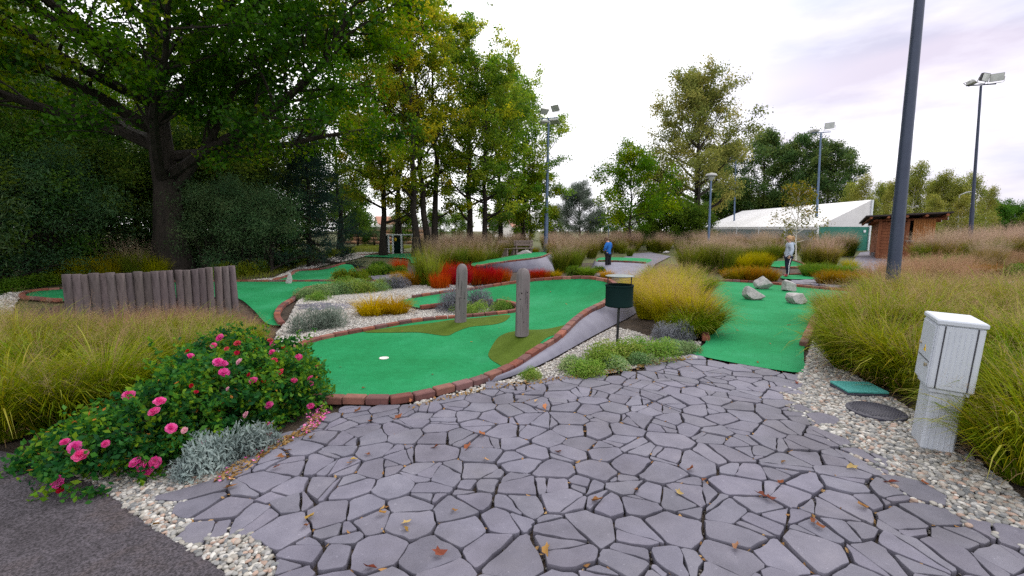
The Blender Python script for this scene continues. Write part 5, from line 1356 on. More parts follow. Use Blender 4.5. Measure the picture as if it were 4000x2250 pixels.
plant('birch_a', 3838, 44, .74, 'narrow pale birch standing alone right of the tall floodlight column', 'birch_tree', 'tree')
FAR = 'far grey green trees at the right'
for px, d, s, k in [(3880, 62, .9, 'bush_c'), (3930, 66, .95, 'bush_c'), (3990, 60, .62, 'bush_c'), (4060, 64, .8, 'bush_c'), (3840, 70, 1.0, 'bush_c'), (4150, 60, 1.0, 'bush_c')]:
    plant(k, px, d, s, 'distant grey green tree low on the horizon at the right edge', 'distant_tree', 'tree', FAR)
for px, d, s, k in [(1400, 46, .62, 'bush_c'), (1465, 47, .5, 'bush_b'), (1570, 48, .6, 'bush_c'), (1700, 66, .75, 'bush_c'), (1800, 75, .8, 'bush_c'), (1930, 80, .8, 'bush_c'), (2050, 75, .8, 'bush_c'), (2160, 70, .9, 'bush_c'), (2340, 80, .8, 'bush_c'), (2420, 78, .8, 'bush_c'), (1350, 55, 1.2, 'bush_c')]:
    plant(k, px, d, s, 'distant bush seen low between the trunks of the central trees', 'distant_bush', 'bush', 'distant bushes between the trunks')
# ------------------------------------------------------------------ wooden posts and palisade
def wood_post(base, top, r, seed, label):
    rng = random.Random(seed); nr_ = np.random.default_rng(seed)
    b = Vector(base); t = Vector(top); n = 22; L_ = (t - b).length
    prof = [0, .01, .12, .3, .5, .7, .84, .9, .94, .97, .99, 1.0]; rad = [1.04, 1.03, 1, .99, .97, .97, .96, .93, .84, .66, .42, .12]
    V = []; F = []
    ph = [rng.uniform(0, 6.28) for _ in range(4)]
    for i, (f, q) in enumerate(zip(prof, rad)):
        c = b.lerp(t, f) - b
        for k in range(n):
            a = 2 * math.pi * k / n
            w = 1 + .035 * math.sin(2 * a + ph[0] + f * 1.5) + .02 * math.sin(5 * a + ph[1] + f * 3) + nr_.normal(0, .008)
            V.append((c.x + math.cos(a) * r * q * w, c.y + math.sin(a) * r * q * w, c.z))
    for i in range(len(prof) - 1):
        for k in range(n):
            j = (k + 1) % n; F.append((i * n + k, i * n + j, i * n + n + j, i * n + n + k))
    V = np.array(V)
    me = mesh_np('post', V, np.array(F), M['wood_post'], np.ones((len(V), 3)), smooth=True)
    e = thing('wooden_post', label, 'wooden post', b, parts=[('log', me)])
    # knots and a drying crack
    mb = MB()
    for i in range(4):
        a = rng.uniform(-2.6, -.5); f = rng.uniform(.1, .85); c = b.lerp(t, f) - b
        p = c + Vector((math.cos(a), math.sin(a), 0)) * r * .975
        k = rng.uniform(.005, .009)
        mb.tube([p - Vector((math.cos(a), math.sin(a), 0)) * .012, p + Vector((math.cos(a), math.sin(a), 0)) * .0015], [k * 1.2, k], 9)
    link('knots', mb.mesh('knots', M['dark']), e)
    mb = MB()
    for i in range(5):
        a = rng.uniform(-2.4, -.7); f0 = rng.uniform(.15, .6); f1 = f0 + rng.uniform(.15, .3)
        pts = [b.lerp(t, f0 + (f1 - f0) * q / 5) - b + Vector((math.cos(a + rng.gauss(0, .03)), math.sin(a + rng.gauss(0, .03)), 0)) * r * .955 for q in range(6)]
        mb.tube(pts, [.001, .002, .0025, .0025, .002, .001], 5)
    link('cracks', mb.mesh('cracks', M['dark']), e)
    return e
def z_on(p): return float(zA(np.array([p[0]]), np.array([p[1]]))[0])
def top_at(p, px, py):
    x, y, z = dep(px, py, p[1]); return (x, y, z)
pa = at(1799, 1258, .16); pa = at(1799, 1258, z_on(pa)); pb = at(2039, 1305, .2); pb = at(2039, 1305, z_on(pb))
wood_post((pa[0], pa[1], z_on(pa) - .02), top_at(pa, 1805, 1030), .086, 1, 'left of the two tall weathered wooden posts standing on the near green lane')
wood_post((pb[0], pb[1], z_on(pb) - .02), top_at(pb, 2044, 1047), .088, 2, 'right of the two tall weathered wooden posts, nearer the dark olive patch')

pal = thing('log_palisade', 'low curved palisade of weathered upright logs at the left', 'palisade', (-5.8, 7.35, -.05))
NP = 21; rp = random.Random(3)
for i in range(NP):
    t = i / (NP - 1)
    x = -6.45 + 1.35 * t + .04 * math.sin(t * 3.1); y = 6.55 + 1.62 * t - .10 * math.sin(t * 3.14)
    if i > NP - 4: x += .0; y += .035 * (i - NP + 4)
    r = .060 * rp.uniform(.92, 1.06); h = .92 - .02 * math.sin(t * 3.14) + rp.uniform(-.012, .012)
    mb = MB(); g = rp.uniform(.75, 1.2)
    pr = [(r * 1.0, 0), (r * 1.01, h * .3), (r * .99, h * .7), (r * .985, h - .008), (r * .93, h), (r * .5, h + .002)]
    tw = (1, g / 1.0)
    mb.lathe((0, 0, 0), pr, 14, col=(g, g * rp.uniform(.94, 1.0), g * rp.uniform(.95, 1.04)), sx=rp.uniform(.95, 1.05), sy=rp.uniform(.95, 1.05), rz=rp.uniform(0, 3))
    o = link('log', mb.mesh('log', M['palisade'], True), pal); o.location = (x + 5.8, y - 7.35, 0); o.rotation_euler = (rp.gauss(0, .012), rp.gauss(0, .015), 0)

# ------------------------------------------------------------------ waste bin
bx, by = at(2410, 1340)
bn = thing('waste_bin', 'dark green round waste bin with a flat metal lid on a thin post', 'waste bin', (bx, by, 0))
mb = MB(); mb.tube([(0, 0, -.05), (.012, 0, .52)], .017, 12); link('post', mb.mesh('post', M['blackpaint'], True), bn)
mb = MB(); mb.lathe((.012, 0, .50), [(.165, 0), (.180, .008), (.183, .02), (.183, .025), (.180, .03), (.180, .265), (.186, .27), (.188, .285), (.184, .292), (.174, .292), (.172, .27), (.172, .05), (.02, .05)], 36)
link('bucket', mb.mesh('bucket', M['bingreen'], True), bn)
for s in (-1, 1):
    mb = MB(); mb.tube([(.012 + s * .155, 0, .70), (.012 + s * .155, 0, .905)], .008, 8); link('lid_rod', mb.mesh('lid_rod', M['blackpaint']), bn)
mb = MB(); mb.lathe((.012, 0, .900), [(.02, -.004), (.175, .0), (.186, .004), (.187, .008), (.165, .014), (.10, .019), (.02, .021)], 40)
link('lid', mb.mesh('lid', M['binlid'], True), bn)

# ------------------------------------------------------------------ electrical cabinet
cb = thing('electrical_cabinet', 'pale grey electrical cabinet with a warning sign standing on the pebbles', 'electrical cabinet', (2.985, 3.08, -.04), R(-31))
cb.rotation_euler = (R(1.0), R(2.6), R(-31))
PW, PD, UW, UD = .175, .285, .235, .345
mb = MB(); mb.box((0, 0, .23), (PW, PD, .46), bev=.012); link('plinth', mb.mesh('plinth', M['box']), cb)
mb = MB(); mb.box((0, 0, .468), (UW - .03, UD - .03, .03), bev=.004); mb.box((0, 0, .70), (UW, UD, .44), bev=.010); body = link('body', mb.mesh('body', M['box']), cb)
mb = MB(); mb.box((0, 0, .938), (UW + .016, UD + .016, .036), bev=.014); link('lid', mb.mesh('lid', M['box']), cb)
mb = MB()
for s in (-1, 1): mb.box((s * (UW / 2 - .038), -UD / 2, .70), (.007, .006, .43))
link('door_gaps', mb.mesh('door_gaps', M['groove']), cb)
M['rib'] = surf('cabinet_rib', (.46, .49, .56), (.54, .57, .64), 3, .55, .06, 120, spec=.4, dist=.002)
mb = MB()
for k in range(-2, 3): mb.box((k * .027, -UD / 2 - .0005, .70), (.0035, .005, .37), bev=.001)
link('front_ribs', mb.mesh('front_ribs', M['rib']), cb)
mb = MB()
for k in range(-2, 3): mb.box((k * .028, -PD / 2 - .0003, .22), (.003, .004, .40), bev=.001)
link('plinth_ribs', mb.mesh('plinth_ribs', M['rib']), cb)
dx = -UW / 2
mb = MB(); mb.box((dx - .003, .0, .70), (.008, UD - .035, .41), bev=.003); door = link('door', mb.mesh('door', M['box']), cb)
mb = MB(); mb.box((dx - .0085, .0, .655), (.005, UD - .05, .004)); link('seam', mb.mesh('seam', M['groove']), door)
for yy, zz in ((.11, .735), (-.105, .625)):
    mb = MB(); mb.tube([(dx - .004, yy, zz), (dx - .02, yy, zz)], [.011, .010], 12); mb.box((dx - .02, yy, zz), (.006, .007, .028), bev=.002)
    link('latch', mb.mesh('latch', M['brass']), door)
mb = MB(); tri = [(0, -.024, 0), (0, .024, 0), (0, 0, .044)]
mb.add([(dx - .0095, y, z + .70) for _, y, z in tri] + [(dx - .007, y, z + .70) for _, y, z in tri], [(0, 2, 1), (0, 1, 4, 3), (1, 2, 5, 4), (2, 0, 3, 5)])
sg = link('warning_sign', mb.mesh('warning_sign', M['yellow']), door)
mb = MB(); zb = [(.003, .034), (-.006, .020), (-.001, .020), (-.004, .008), (.006, .023), (.001, .023), (.006, .034)]
mb.add([(dx - .0105, y, z + .70) for y, z in zb], [tuple(range(6, -1, -1))]); link('lightning_bolt', mb.mesh('lightning_bolt', M['groove']), sg)

# ------------------------------------------------------------------ lids on the gravel
tx, ty = at(3352, 1528)
e = thing('chamber_lid', 'teal green square lid on a dark frame half under the overhanging grass', 'chamber lid', (tx, ty, -.03), R(-6))
mb = MB(); mb.box((0, 0, .03), (.36, .30, .06), bev=.04); link('frame', mb.mesh('frame', M['blacklid'], True), e)
mb = MB(); mb.box((0, 0, .068), (.35, .29, .022), bev=.02); link('cover', mb.mesh('cover', M['teal'], True), e)
ox, oy = at(3420, 1610)
e = thing('manhole_lid', 'round black plastic manhole lid lying on the pebbles below the teal one', 'manhole lid', (ox, oy, -.015), 0)
mb = MB(); mb.lathe((0, 0, 0), [(.205, 0), (.208, .02), (.204, .032), (.19, .038), (.03, .042)], 48); cv_ = link('cover', mb.mesh('cover', M['blacklid'], True), e)
mb = MB(); rq = random.Random(2)
for i in range(-7, 8):
    for j in range(-7, 8):
        if math.hypot(i, j) < 7.2: mb.box((i * .025, j * .025, .0395), (.012, .012, .008), bev=.002)
link('studs', mb.mesh('studs', M['blacklid']), cv_)

# ------------------------------------------------------------------ boulders
def boulder(px, py, w, d, h, seed, label, rz=0.0, shape=None, name='boulder', cat='boulder'):
    rng = np.random.default_rng(seed)
    me = bpy.data.meshes.new(name)
    import bmesh
    bm = bmesh.new(); bmesh.ops.create_icosphere(bm, subdivisions=4, radius=1.0)
    planes = [(Vector(rng.normal(0, 1, 3)).normalized(), rng.uniform(.55, .8)) for _ in range(11)]
    if shape: planes = [(Vector(n).normalized(), q) for n, q in shape] + planes[:4]
    from mathutils import noise
    for v in bm.verts:
        p = v.co.copy()
        for n, q in planes:
            k = p.dot(n)
            if k > q: p -= n * (k - q) * .93
        p += p.normalized() * (noise.noise(p * 2.3 + Vector((seed, 0, 0))) * .05 + noise.noise(p * 7 + Vector((0, seed, 0))) * .018)
        v.co = Vector((p.x * w, p.y * d, p.z * h))
    bm.to_mesh(me); bm.free()
    me.materials.append(M['boulder'])
    me.polygons.foreach_set('use_smooth', [True] * len(me.polygons))
    try: me.set_sharp_from_angle(angle=R(24))
    except Exception: pass
    zmin = min(v.co.z for v in me.vertices)
    x, y = at(px, py)
    o = link(name, me); o.location = (x, y + d * .5, -zmin - .035); o.rotation_euler = (0, 0, rz)
    return tag(o, label, cat)
boulder(2948, 1172, .29, .2, .175, 1, 'grey boulder sloping down to the right, leftmost of the four on the lane', 0, [((.75, 0, .7), .34), ((-1, 0, .15), .6), ((0, -1, .4), .5), ((0, 0, 1), .95), ((0, 1, 0), .5)])
boulder(2992, 1130, .28, .22, .20, 2, 'pointed grey boulder at the back left of the four on the lane', 0, [((.7, -.2, .6), .42), ((-.7, -.3, .6), .45), ((0, -1, .3), .5), ((0, 1, .4), .5), ((-1, 0, 0), .75), ((1, 0, 0), .8)])
boulder(3090, 1138, .2, .18, .19, 3, 'grey boulder behind another at the right of the four on the lane', 0, [((.4, -.2, 1), .6), ((-1, 0, .1), .7), ((1, 0, 0), .75), ((0, -1, .1), .6), ((0, 1, 0), .6)])
boulder(3118, 1187, .24, .2, .165, 4, 'blocky grey boulder at the front right of the four on the lane', .1, [((.1, .1, 1), .6), ((-1, -.1, .2), .68), ((1, -.2, .3), .68), ((.1, -1, .35), .55), ((0, 1, 0), .6)])
boulder(1130, 1114, .12, .06, .19, 5, 'flat white standing stone beside the far edge of the left lane', .2, [((1, 0, .25), .55), ((-.8, 0, .55), .5), ((0, -1, .05), .5), ((0, 1, 0), .5), ((0, 0, 1), .9)], 'standing_stone', 'stone')
boulder(2245 + 360, 990, .25, .15, .12, 6, 'small pale stone on the path far behind the bin', 0, None, 'stone', 'stone')
boulder(2045, 1006, .5, .3, .28, 7, 'big pale rock at the left end of the far lane by the benches', 0, None, 'rock', 'rock')
for i, (px, py, w) in enumerate([(1245, 1035, .12), (1270, 1026, .13), (1300, 1016, .14), (1335, 1006, .15), (1368, 1000, .14), (1215, 1046, .11), (1190, 1053, .1)]):
    o = boulder(px, py, w, w * .8, w * .75, 20 + i, 'rounded grey stone in the row edging the small banked lane', i * .7, None, 'edging_stone', 'stone'); o['group'] = 'stones edging the banked lane'
boulder(3048, 1073, .06, .05, .05, 31, 'small white stone on the ground by the feet of the girl', 0, None, 'stone', 'stone')
boulder(2715, 1398, .05, .04, .035, 32, 'tan stone under the cushion plants at the corner of the boulder lane', 0, None, 'stone', 'stone')

# ------------------------------------------------------------------ lamp columns
def pole(e, h, r0, r1, mat, lean=(0, 0), collar=None):
    mb = MB(); n = 6
    mb.tube([(lean[0] * h * i / n, lean[1] * h * i / n, h * i / n) for i in range(n + 1)], [r0 + (r1 - r0) * i / n for i in range(n + 1)], 20)
    link('pole', mb.mesh('pole', mat, True), e)
def flood(e, c, rz, tilt, w=.55, mat='lampbody'):
    Mx = Matrix.Translation(c) @ Matrix.Rotation(rz, 4, 'Z') @ Matrix.Rotation(tilt, 4, 'X')
    mb = MB(); vs = []
    for y, s in ((-.10, 1.0), (.02, .92), (.12, .5)):
        for sx, sz in ((-1, -1), (1, -1), (1, 1), (-1, 1)): vs.append(Mx @ Vector((sx * w / 2 * s, y, sz * w * .36 * s)))
    fs = [(0, 3, 2, 1), (8, 9, 10, 11)] + [(r * 4 + i, r * 4 + (i + 1) % 4, r * 4 + 4 + (i + 1) % 4, r * 4 + 4 + i) for r in range(2) for i in range(4)]
    mb.add(vs, fs); f = link('floodlight', mb.mesh('floodlight', M[mat]), e)
    mb = MB(); g = [Mx @ Vector((sx * w / 2 * .9, -.104, sz * w * .36 * .88)) for sx, sz in ((-1, -1), (1, -1), (1, 1), (-1, 1))] + [Mx @ Vector((sx * w / 2 * .9, -.09, sz * w * .36 * .88)) for sx, sz in ((-1, -1), (1, -1), (1, 1), (-1, 1))]
    mb.add(g, [(0, 3, 2, 1), (0, 1, 5, 4), (1, 2, 6, 5), (2, 3, 7, 6), (3, 0, 4, 7)]); link('glass', mb.mesh('glass', M['lampglass']), f)
    mb = MB(); mb.tube([Mx @ Vector((-w / 2 - .03, .02, 0)), Mx @ Vector((-w / 2 - .03, .05, -w * .5)), Mx @ Vector((w / 2 + .03, .05, -w * .5)), Mx @ Vector((w / 2 + .03, .02, 0))], .018, 6)
    link('bracket', mb.mesh('bracket', M[mat]), f)

# tall near pole: only its shaft is in the picture
d0 = 8.3; p0 = dep(3478, 1180, d0); p1 = dep(3592, 0, d0)
hgt = p1[2] + .05; lx = (p1[0] - p0[0]) / (p1[2] - p0[2])
e = thing('lamp_column', 'thick dark blue lamp column rising tall out of the grass behind the cabinet', 'lamp column', (p0[0] - lx * (p0[2] + .05), d0, -.05))
H0 = 8.6
pole(e, H0, .110, .055, M['polepaint'], (lx, 0))
mb = MB(); mb.box((lx * H0, 0, H0), (1.2, .08, .08), bev=.01); link('crossbar', mb.mesh('crossbar', M['polepaint']), e)
for s in (-.4, .4): flood(e, (lx * H0 + s, 0, H0 + .3), 0, R(-25), .5)

def mast(px, py_top, d, label, heads, r=(.10, .055), bar=1.3, mat='bluepole', lean=None, pbx=None, cat='floodlight mast'):
    pt = dep(px, py_top, d); xb = ((pbx - CX) / FPX * d) if pbx else pt[0]
    e = thing('floodlight_mast', label, cat, (xb, d, -.06))
    h = pt[2] + .06; lx_ = (pt[0] - xb) / h
    mb = MB(); mb.tube([(0, 0, 0), (lx_ * h * .3, 0, h * .3)], [r[0], r[0] * .95], 14); mb.tube([(lx_ * h * .3, 0, h * .3), (lx_ * h, 0, h)], [r[0] * .75, r[1]], 14)
    link('pole', mb.mesh('pole', M[mat], True), e)
    mb = MB(); mb.tube([(lx_ * h - bar / 2, 0, h), (lx_ * h + bar / 2, 0, h + .10)], .035, 8); link('crossbar', mb.mesh('crossbar', M[mat]), e)
    for (ox_, oz_, rz_, tl, w, mt) in heads: flood(e, (lx_ * h + ox_, -.05, h + oz_), rz_, tl, w, mt)
    return e
mast(2143, 465, 33.5, 'tall blue grey floodlight mast with four lamps beside the central trees', [(-.33, .55, .5, R(50), .62, 'lampbody'), (.48, .75, -.7, R(35), .62, 'lampbody'), (-.30, -.25, .35, R(62), .62, 'lampbody'), (.42, -.15, -.35, R(62), .62, 'lampbody')], r=(.16, .075), pbx=2131)
mast(2874, 625, 49, 'slim floodlight mast with two lamps in front of the dark tree beside the olive poplar', [(-.5, .3, .4, R(30), .6, 'lampbody'), (.5, .4, -.5, R(30), .6, 'lampbody')], (.10, .06), pbx=2862)
mast(3207, 520, 37, 'blue floodlight mast with two pale lamps in front of the tent', [(-.55, .18, .4, R(70), .62, 'lampbody'), (.62, .55, -.8, R(8), .66, 'lampbody')], (.12, .06), 1.5, pbx=3180)
mast(3832, 335, 26, 'floodlight mast with three lamps, one of them black, at the far right', [(-.6, .16, .6, R(70), .5, 'lampbody'), (.05, .42, .3, R(12), .58, 'lampdark'), (.75, .42, -.7, R(10), .56, 'lampbody')], (.11, .055), 1.6, 'polepaint', pbx=3784)
# post-top street lamps
def street_lamp(px, py_top, d, label, pbx):
    pt = dep(px, py_top, d); xb = (pbx - CX) / FPX * d
    e = thing('street_lamp', label, 'street lamp', (xb, d, -.06)); h = pt[2]; lx_ = (pt[0] - xb) / h
    mb = MB(); mb.tube([(0, 0, 0), (lx_ * h, 0, h - .3)], [.075, .045], 12); link('pole', mb.mesh('pole', M['bluepole'], True), e)
    mb = MB(); mb.lathe((lx_ * h, 0, h - .3), [(.05, 0), (.10, .05), (.20, .22), (.19, .25)], 18); link('lamp_glass', mb.mesh('lamp_glass', M['lampglass'], True), e)
    mb = MB(); mb.lathe((lx_ * h, 0, h - .05), [(.30, 0), (.31, .03), (.24, .13), (.05, .17)], 20); link('lamp_shade', mb.mesh('lamp_shade', M['lampbody'], True), e)
street_lamp(2779, 680, 25, 'street lamp with a round cap on a short column left of the tent', 2765)
street_lamp(2377, 808, 50, 'small distant street lamp left of the airy green tree', 2376)
def thin_lamp(px, py, d, label, pbx, two=False):
    pt = dep(px, py, d); xb = (pbx - CX) / FPX * d; h = pt[2]; dx_ = pt[0] - xb
    e = thing('distant_street_lamp', label, 'street lamp', (xb, d, -.06))
    mb = MB(); mb.tube([(0, 0, 0), (dx_, 0, h)], [.07, .045], 8); link('pole', mb.mesh('pole', M['lampbody'], True), e)
    mb = MB()
    for s in ((-1, 1) if two else (1,)): mb.tube([(dx_, 0, h), (dx_ + s * .6, 0, h + .25), (dx_ + s * .95, 0, h + .3)], [.035, .06, .05], 6)
    link('lamp_head', mb.mesh('lamp_head', M['lampbody']), e)
thin_lamp(3748, 760, 40, 'thin pale street lamp among the birches', 3733)
thin_lamp(3922, 785, 70, 'distant lamp with two arms on the horizon at the right', 3920, True)

# ------------------------------------------------------------------ tent
E1, E2, R1, R2 = (22.0, 33.0), (21.2, 51.0), (27.9, 35.9), (28.0, 56.0)
zE1, zE2, zR = 1.78, 1.86, 3.85
tn = thing('marquee_tent', 'long white marquee with a sloping roof and green side walls', 'tent', (24.8, 44, -.06))
def tpart(n, V, F, m):
    me = bpy.data.meshes.new(n); me.from_pydata([Vector(v) - Vector((24.8, 44, -.06)) for v in V], [], F); me.materials.append(M[m]); me.update()
    o = link(n, me, tn); md = o.modifiers.new('thickness', 'SOLIDIFY'); md.thickness = .03; md.offset = 0; return o
def p3(p, z): return (p[0], p[1], z)
rv = []; nu, nvv = 24, 8
for i in range(nu + 1):
    t = i / nu
    a = Vector(p3(E1, zE1)).lerp(Vector(p3(E2, zE2)), t); b = Vector(p3(R1, zR)).lerp(Vector(p3(R2, zR)), t)
    for j in range(nvv + 1):
        s = j / nvv; p = a.lerp(b, s); p.z -= .07 * abs(math.sin(t * math.pi * 5)) * math.sin(s * math.pi); rv.append(p)
tpart('roof', rv, [(i * 9 + j, i * 9 + j + 1, i * 9 + 10 + j, i * 9 + 9 + j) for i in range(nu) for j in range(nvv)], 'tentwhite')
tpart('gable', [p3(E1, zE1), p3(R1, zR), (R1[0], R1[1], zE1)], [(0, 2, 1)], 'tentwhite')
tpart('roof_valance', [p3((E1[0] - .03, E1[1]), zE1), p3((E2[0] - .03, E2[1]), zE2), p3((E2[0] - .03, E2[1]), zE2 - .22), p3((E1[0] - .03, E1[1]), zE1 - .22)], [(0, 3, 2, 1)], 'tentwhite')
tpart('front_wall', [p3(E1, zE1), p3(E2, zE2), p3(E2, -.06), p3(E1, -.06)], [(0, 3, 2, 1)], 'tentgrey')
mid_ = Vector(p3(E1, 0)).lerp(Vector(p3(R1, 0)), .42)
tpart('end_wall', [p3(E1, zE1 - .004), (R1[0], R1[1], zE1 - .004), p3(R1, -.06), p3(E1, -.06)], [(0, 3, 2, 1)], 'tentgreen')
tpart('back_wall', [p3(R1, zR), p3(R2, zR), p3(R2, -.06), p3(R1, -.06)], [(0, 1, 2, 3)], 'tentwhite')
tpart('far_wall', [p3(E2, zE2), p3(R2, zR), p3(R2, -.06), p3(E2, -.06)], [(0, 1, 2, 3)], 'tentwhite')
def tpost(n, p, z0, z1, r, m):
    mb = MB(); q = Vector(p3(p, 0)) - Vector((24.8, 44, -.06)); mb.box((q.x, q.y, (z0 + z1) / 2 + .06), (r, r, z1 - z0), bev=.01); link(n, mb.mesh(n, M[m]), tn)
tpost('corner_post', (R1[0] + .04, R1[1] - .08), -.06, zR, .12, 'white')
tpost('corner_post', (E1[0] - .04, E1[1] - .06), -.06, zE1, .10, 'white')
for t in (.2, .4, .6, .8):
    q = Vector(p3(E1, 0)).lerp(Vector(p3(E2, 0)), t); tpost('side_post', (q.x - .06, q.y), -.06, zE1, .08, 'white')
q = Vector(p3(E1, 0)).lerp(Vector(p3(R1, 0)), .9)
mb = MB(); qq = q - Vector((24.8, 44, -.06)); mb.box((qq.x + .03, qq.y - .06, 1.5), (.3, .02, .18), rz=R(26), bev=.003); link('notice', mb.mesh('notice', M['white']), tn)

# ------------------------------------------------------------------ wooden hut
def at_d(px, d): return (px - CX) / FPX * d
h1 = (at_d(3425, 25), 25.0); hc = (at_d(3640, 23.0), 23.0)
ux = Vector((hc[0] - h1[0], hc[1] - h1[1], 0)).normalized(); uy = Vector((.55, .83, 0)).normalized()
hu = thing('wooden_hut', 'small reddish wooden hut with a flat overhanging roof and an open hatch', 'hut', (h1[0], h1[1], -.06))
Wd = (Vector(hc + (0,)) - Vector(h1 + (0,))).length
def hp(a, b, z): 
    v = ux * a + uy * b; return (v.x, v.y, z)
def hbox(n, a0, a1, b0, b1, z0, z1, m, parent=None, mesh=None):
    mb = mesh or MB()
    vs = [hp(a, b, z) for z in (z0, z1) for a, b in ((a0, b0), (a1, b0), (a1, b1), (a0, b1))]
    mb.add(vs, [(3, 2, 1, 0), (4, 5, 6, 7), (0, 1, 5, 4), (1, 2, 6, 5), (2, 3, 7, 6), (3, 0, 4, 7)])
    if mesh is None: return link(n, mb.mesh(n, M[m]), parent or hu)
Dp = 4.2
mb = MB()
for k in range(12):
    hbox('', 0, Wd * .50, -.02 - .015 * (k % 2), .0, .03 + k * .165, .03 + k * .165 + .155, None, mesh=mb)
link('front_wall', mb.mesh('front_wall', M['hutwood']), hu)
hbox('front_corner', -.07, .07, -.07, .05, 0, 2.15, 'hutwood'); hbox('front_corner', Wd * .50, Wd * .50 + .12, -.06, .05, 0, 2.15, 'hutwood')
hbox('counter', Wd * .50 + .12, Wd * .62, -.08, .06, 0, 1.0, 'hutwood')
mb = MB()
for k in range(9):
    a0 = Wd * .62 + k * Wd * .38 / 9; hbox('', a0, a0 + Wd * .38 / 9 - .01, -.03 + .012 * (k % 2), .03 + .012 * (k % 2), 0, 2.12, None, mesh=mb)
link('front_boards', mb.mesh('front_boards', M['hutorange']), hu)
hbox('counter_top', Wd * .5, Wd * .64, -.22, .1, 1.0, 1.06, 'benchwood')
hbox('hatch_inside', Wd * .50, Wd * .64, .8, .85, 0, 2.1, 'dark')
hbox('left_wall', 0, .06, .05, Dp, 0, 2.1, 'hutwood')
mb = MB()
for k in range(22):
    b0 = .02 + k * Dp / 22; hbox('', Wd - .05 + .012 * (k % 2), Wd + .012 * (k % 2), b0, b0 + Dp / 22 - .012, 0, 2.12, None, mesh=mb)
link('side_boards', mb.mesh('side_boards', M['hutorange']), hu)
hbox('back_wall', 0, Wd, Dp, Dp + .06, 0, 2.1, 'hutwood')
mb = MB(); th = .07
rv_ = [hp(-.75, -.75, 2.30), hp(Wd + .5, -.75, 2.40), hp(Wd + .55, Dp + .5, 2.05), hp(-.7, Dp + .5, 1.98)]
mb.add([Vector(v) for v in rv_] + [Vector(v) + Vector((0, 0, th)) for v in rv_], [(3, 2, 1, 0), (4, 5, 6, 7), (0, 1, 5, 4), (1, 2, 6, 5), (2, 3, 7, 6), (3, 0, 4, 7)])
rf = link('roof', mb.mesh('roof', M['hutroof']), hu)
for k in range(5):
    a = -.5 + k * (Wd + .8) / 4
    mb = MB(); mb.tube([hp(a, -.72, 2.24 + .02 * k), hp(a, Dp + .4, 1.92 + .02 * k)], .065, 8); link('rafter', mb.mesh('rafter', M['hutwood'], True), rf)
for b in (.1, 1.5, 3.0):
    mb = MB(); mb.tube([hp(-.3, b, 2.10 - b * .06), hp(Wd + .45, b, 2.16 - b * .06)], .075, 10); pl_ = link('purlin', mb.mesh('purlin', M['hutwood'], True), rf)
    mb = MB(); mb.tube([hp(Wd + .45, b, 2.16 - b * .06), hp(Wd + .462, b, 2.16 - b * .06)], .074, 10); link('end_grain', mb.mesh('end_grain', M['endgrain'], True), pl_)
x, y = at(3412, 1003)
e = thing('planter_tub', 'small grey tub standing at the foot of the wooden hut', 'tub', (x, y, -.05)); mb = MB(); mb.lathe((0, 0, 0), [(.12, 0), (.16, .28), (.17, .30), (.15, .30), (.12, .22)], 16); link('tub', mb.mesh('tub', M['concrete_old'], True), e)

# ------------------------------------------------------------------ benches, frame, terrace, houses
def bench(px, d, rz, label, w=1.25):
    e = thing('park_bench', label, 'bench', (at_d(px, d), d, -.06), rz)
    mb = MB()
    for k in range(3): mb.box((0, -.18 + k * .17, .44), (w, .15, .06), bev=.01)
    link('seat', mb.mesh('seat', M['benchwood']), e)
    mb = MB()
    for k in range(2): mb.box((0, .30 + k * .03, .66 + k * .19), (w, .045, .16), bev=.01)
    link('backrest', mb.mesh('backrest', M['benchwood']), e)
    for s in (-1, 1):
        mb = MB(); mb.box((s * w * .36, 0, .2), (.14, .42, .41), bev=.02); mb.box((s * w * .36, .28, .55), (.08, .05, .72), bev=.01); link('leg', mb.mesh('leg', M['benchwood']), e)
bench(1985, 28.5, R(62), 'dark wooden bench seen from its end, left of the other bench', 1.2)
bench(2046, 29, R(4), 'weathered wooden bench facing the path in front of the trees', 1.25)
mb = MB()
fx, fy = at_d(1500, 30), 30.0
fr_ = thing('metal_frame', 'white tubular metal frame with dark green panels at the edge of the lawn', 'metal frame', (fx, fy, -.06))
sp = [0, .34, .62, 1.18, 1.82]
for i, s in enumerate(sp):
    mb = MB(); mb.tube([(s, .0 if i != 4 else .5, 0), (s, .0 if i != 4 else .5, 1.28)], .06, 10); link('upright', mb.mesh('upright', M['white'], True), fr_)
mb = MB(); mb.tube([(0, 0, 1.28), (1.18, 0, 1.28), (1.82, .5, 1.28)], .045, 8); link('top_rail', mb.mesh('top_rail', M['white'], True), fr_)
mb = MB(); mb.box((.17, .04, .62), (.27, .03, 1.16), bev=.005); link('panel', mb.mesh('panel', M['bingreen']), fr_)
mb = MB(); mb.box((.90, .06, .60), (.46, .03, 1.1), bev=.005); pn = link('panel', mb.mesh('panel', M['bingreen']), fr_)
mb = MB(); mb.box((.80, .035, .98), (.14, .02, .2), bev=.004); link('yellow_plate', mb.mesh('yellow_plate', M['yellow']), pn)
mb = MB(); mb.tube([(1.3, -.1, 0), (1.3, -.1, .18), (1.38, -.1, .26), (1.48, -.1, .26), (1.55, -.1, .16), (1.55, -.1, .1)], .018, 6); link('hoop', mb.mesh('hoop', M['benchwood']), fr_)
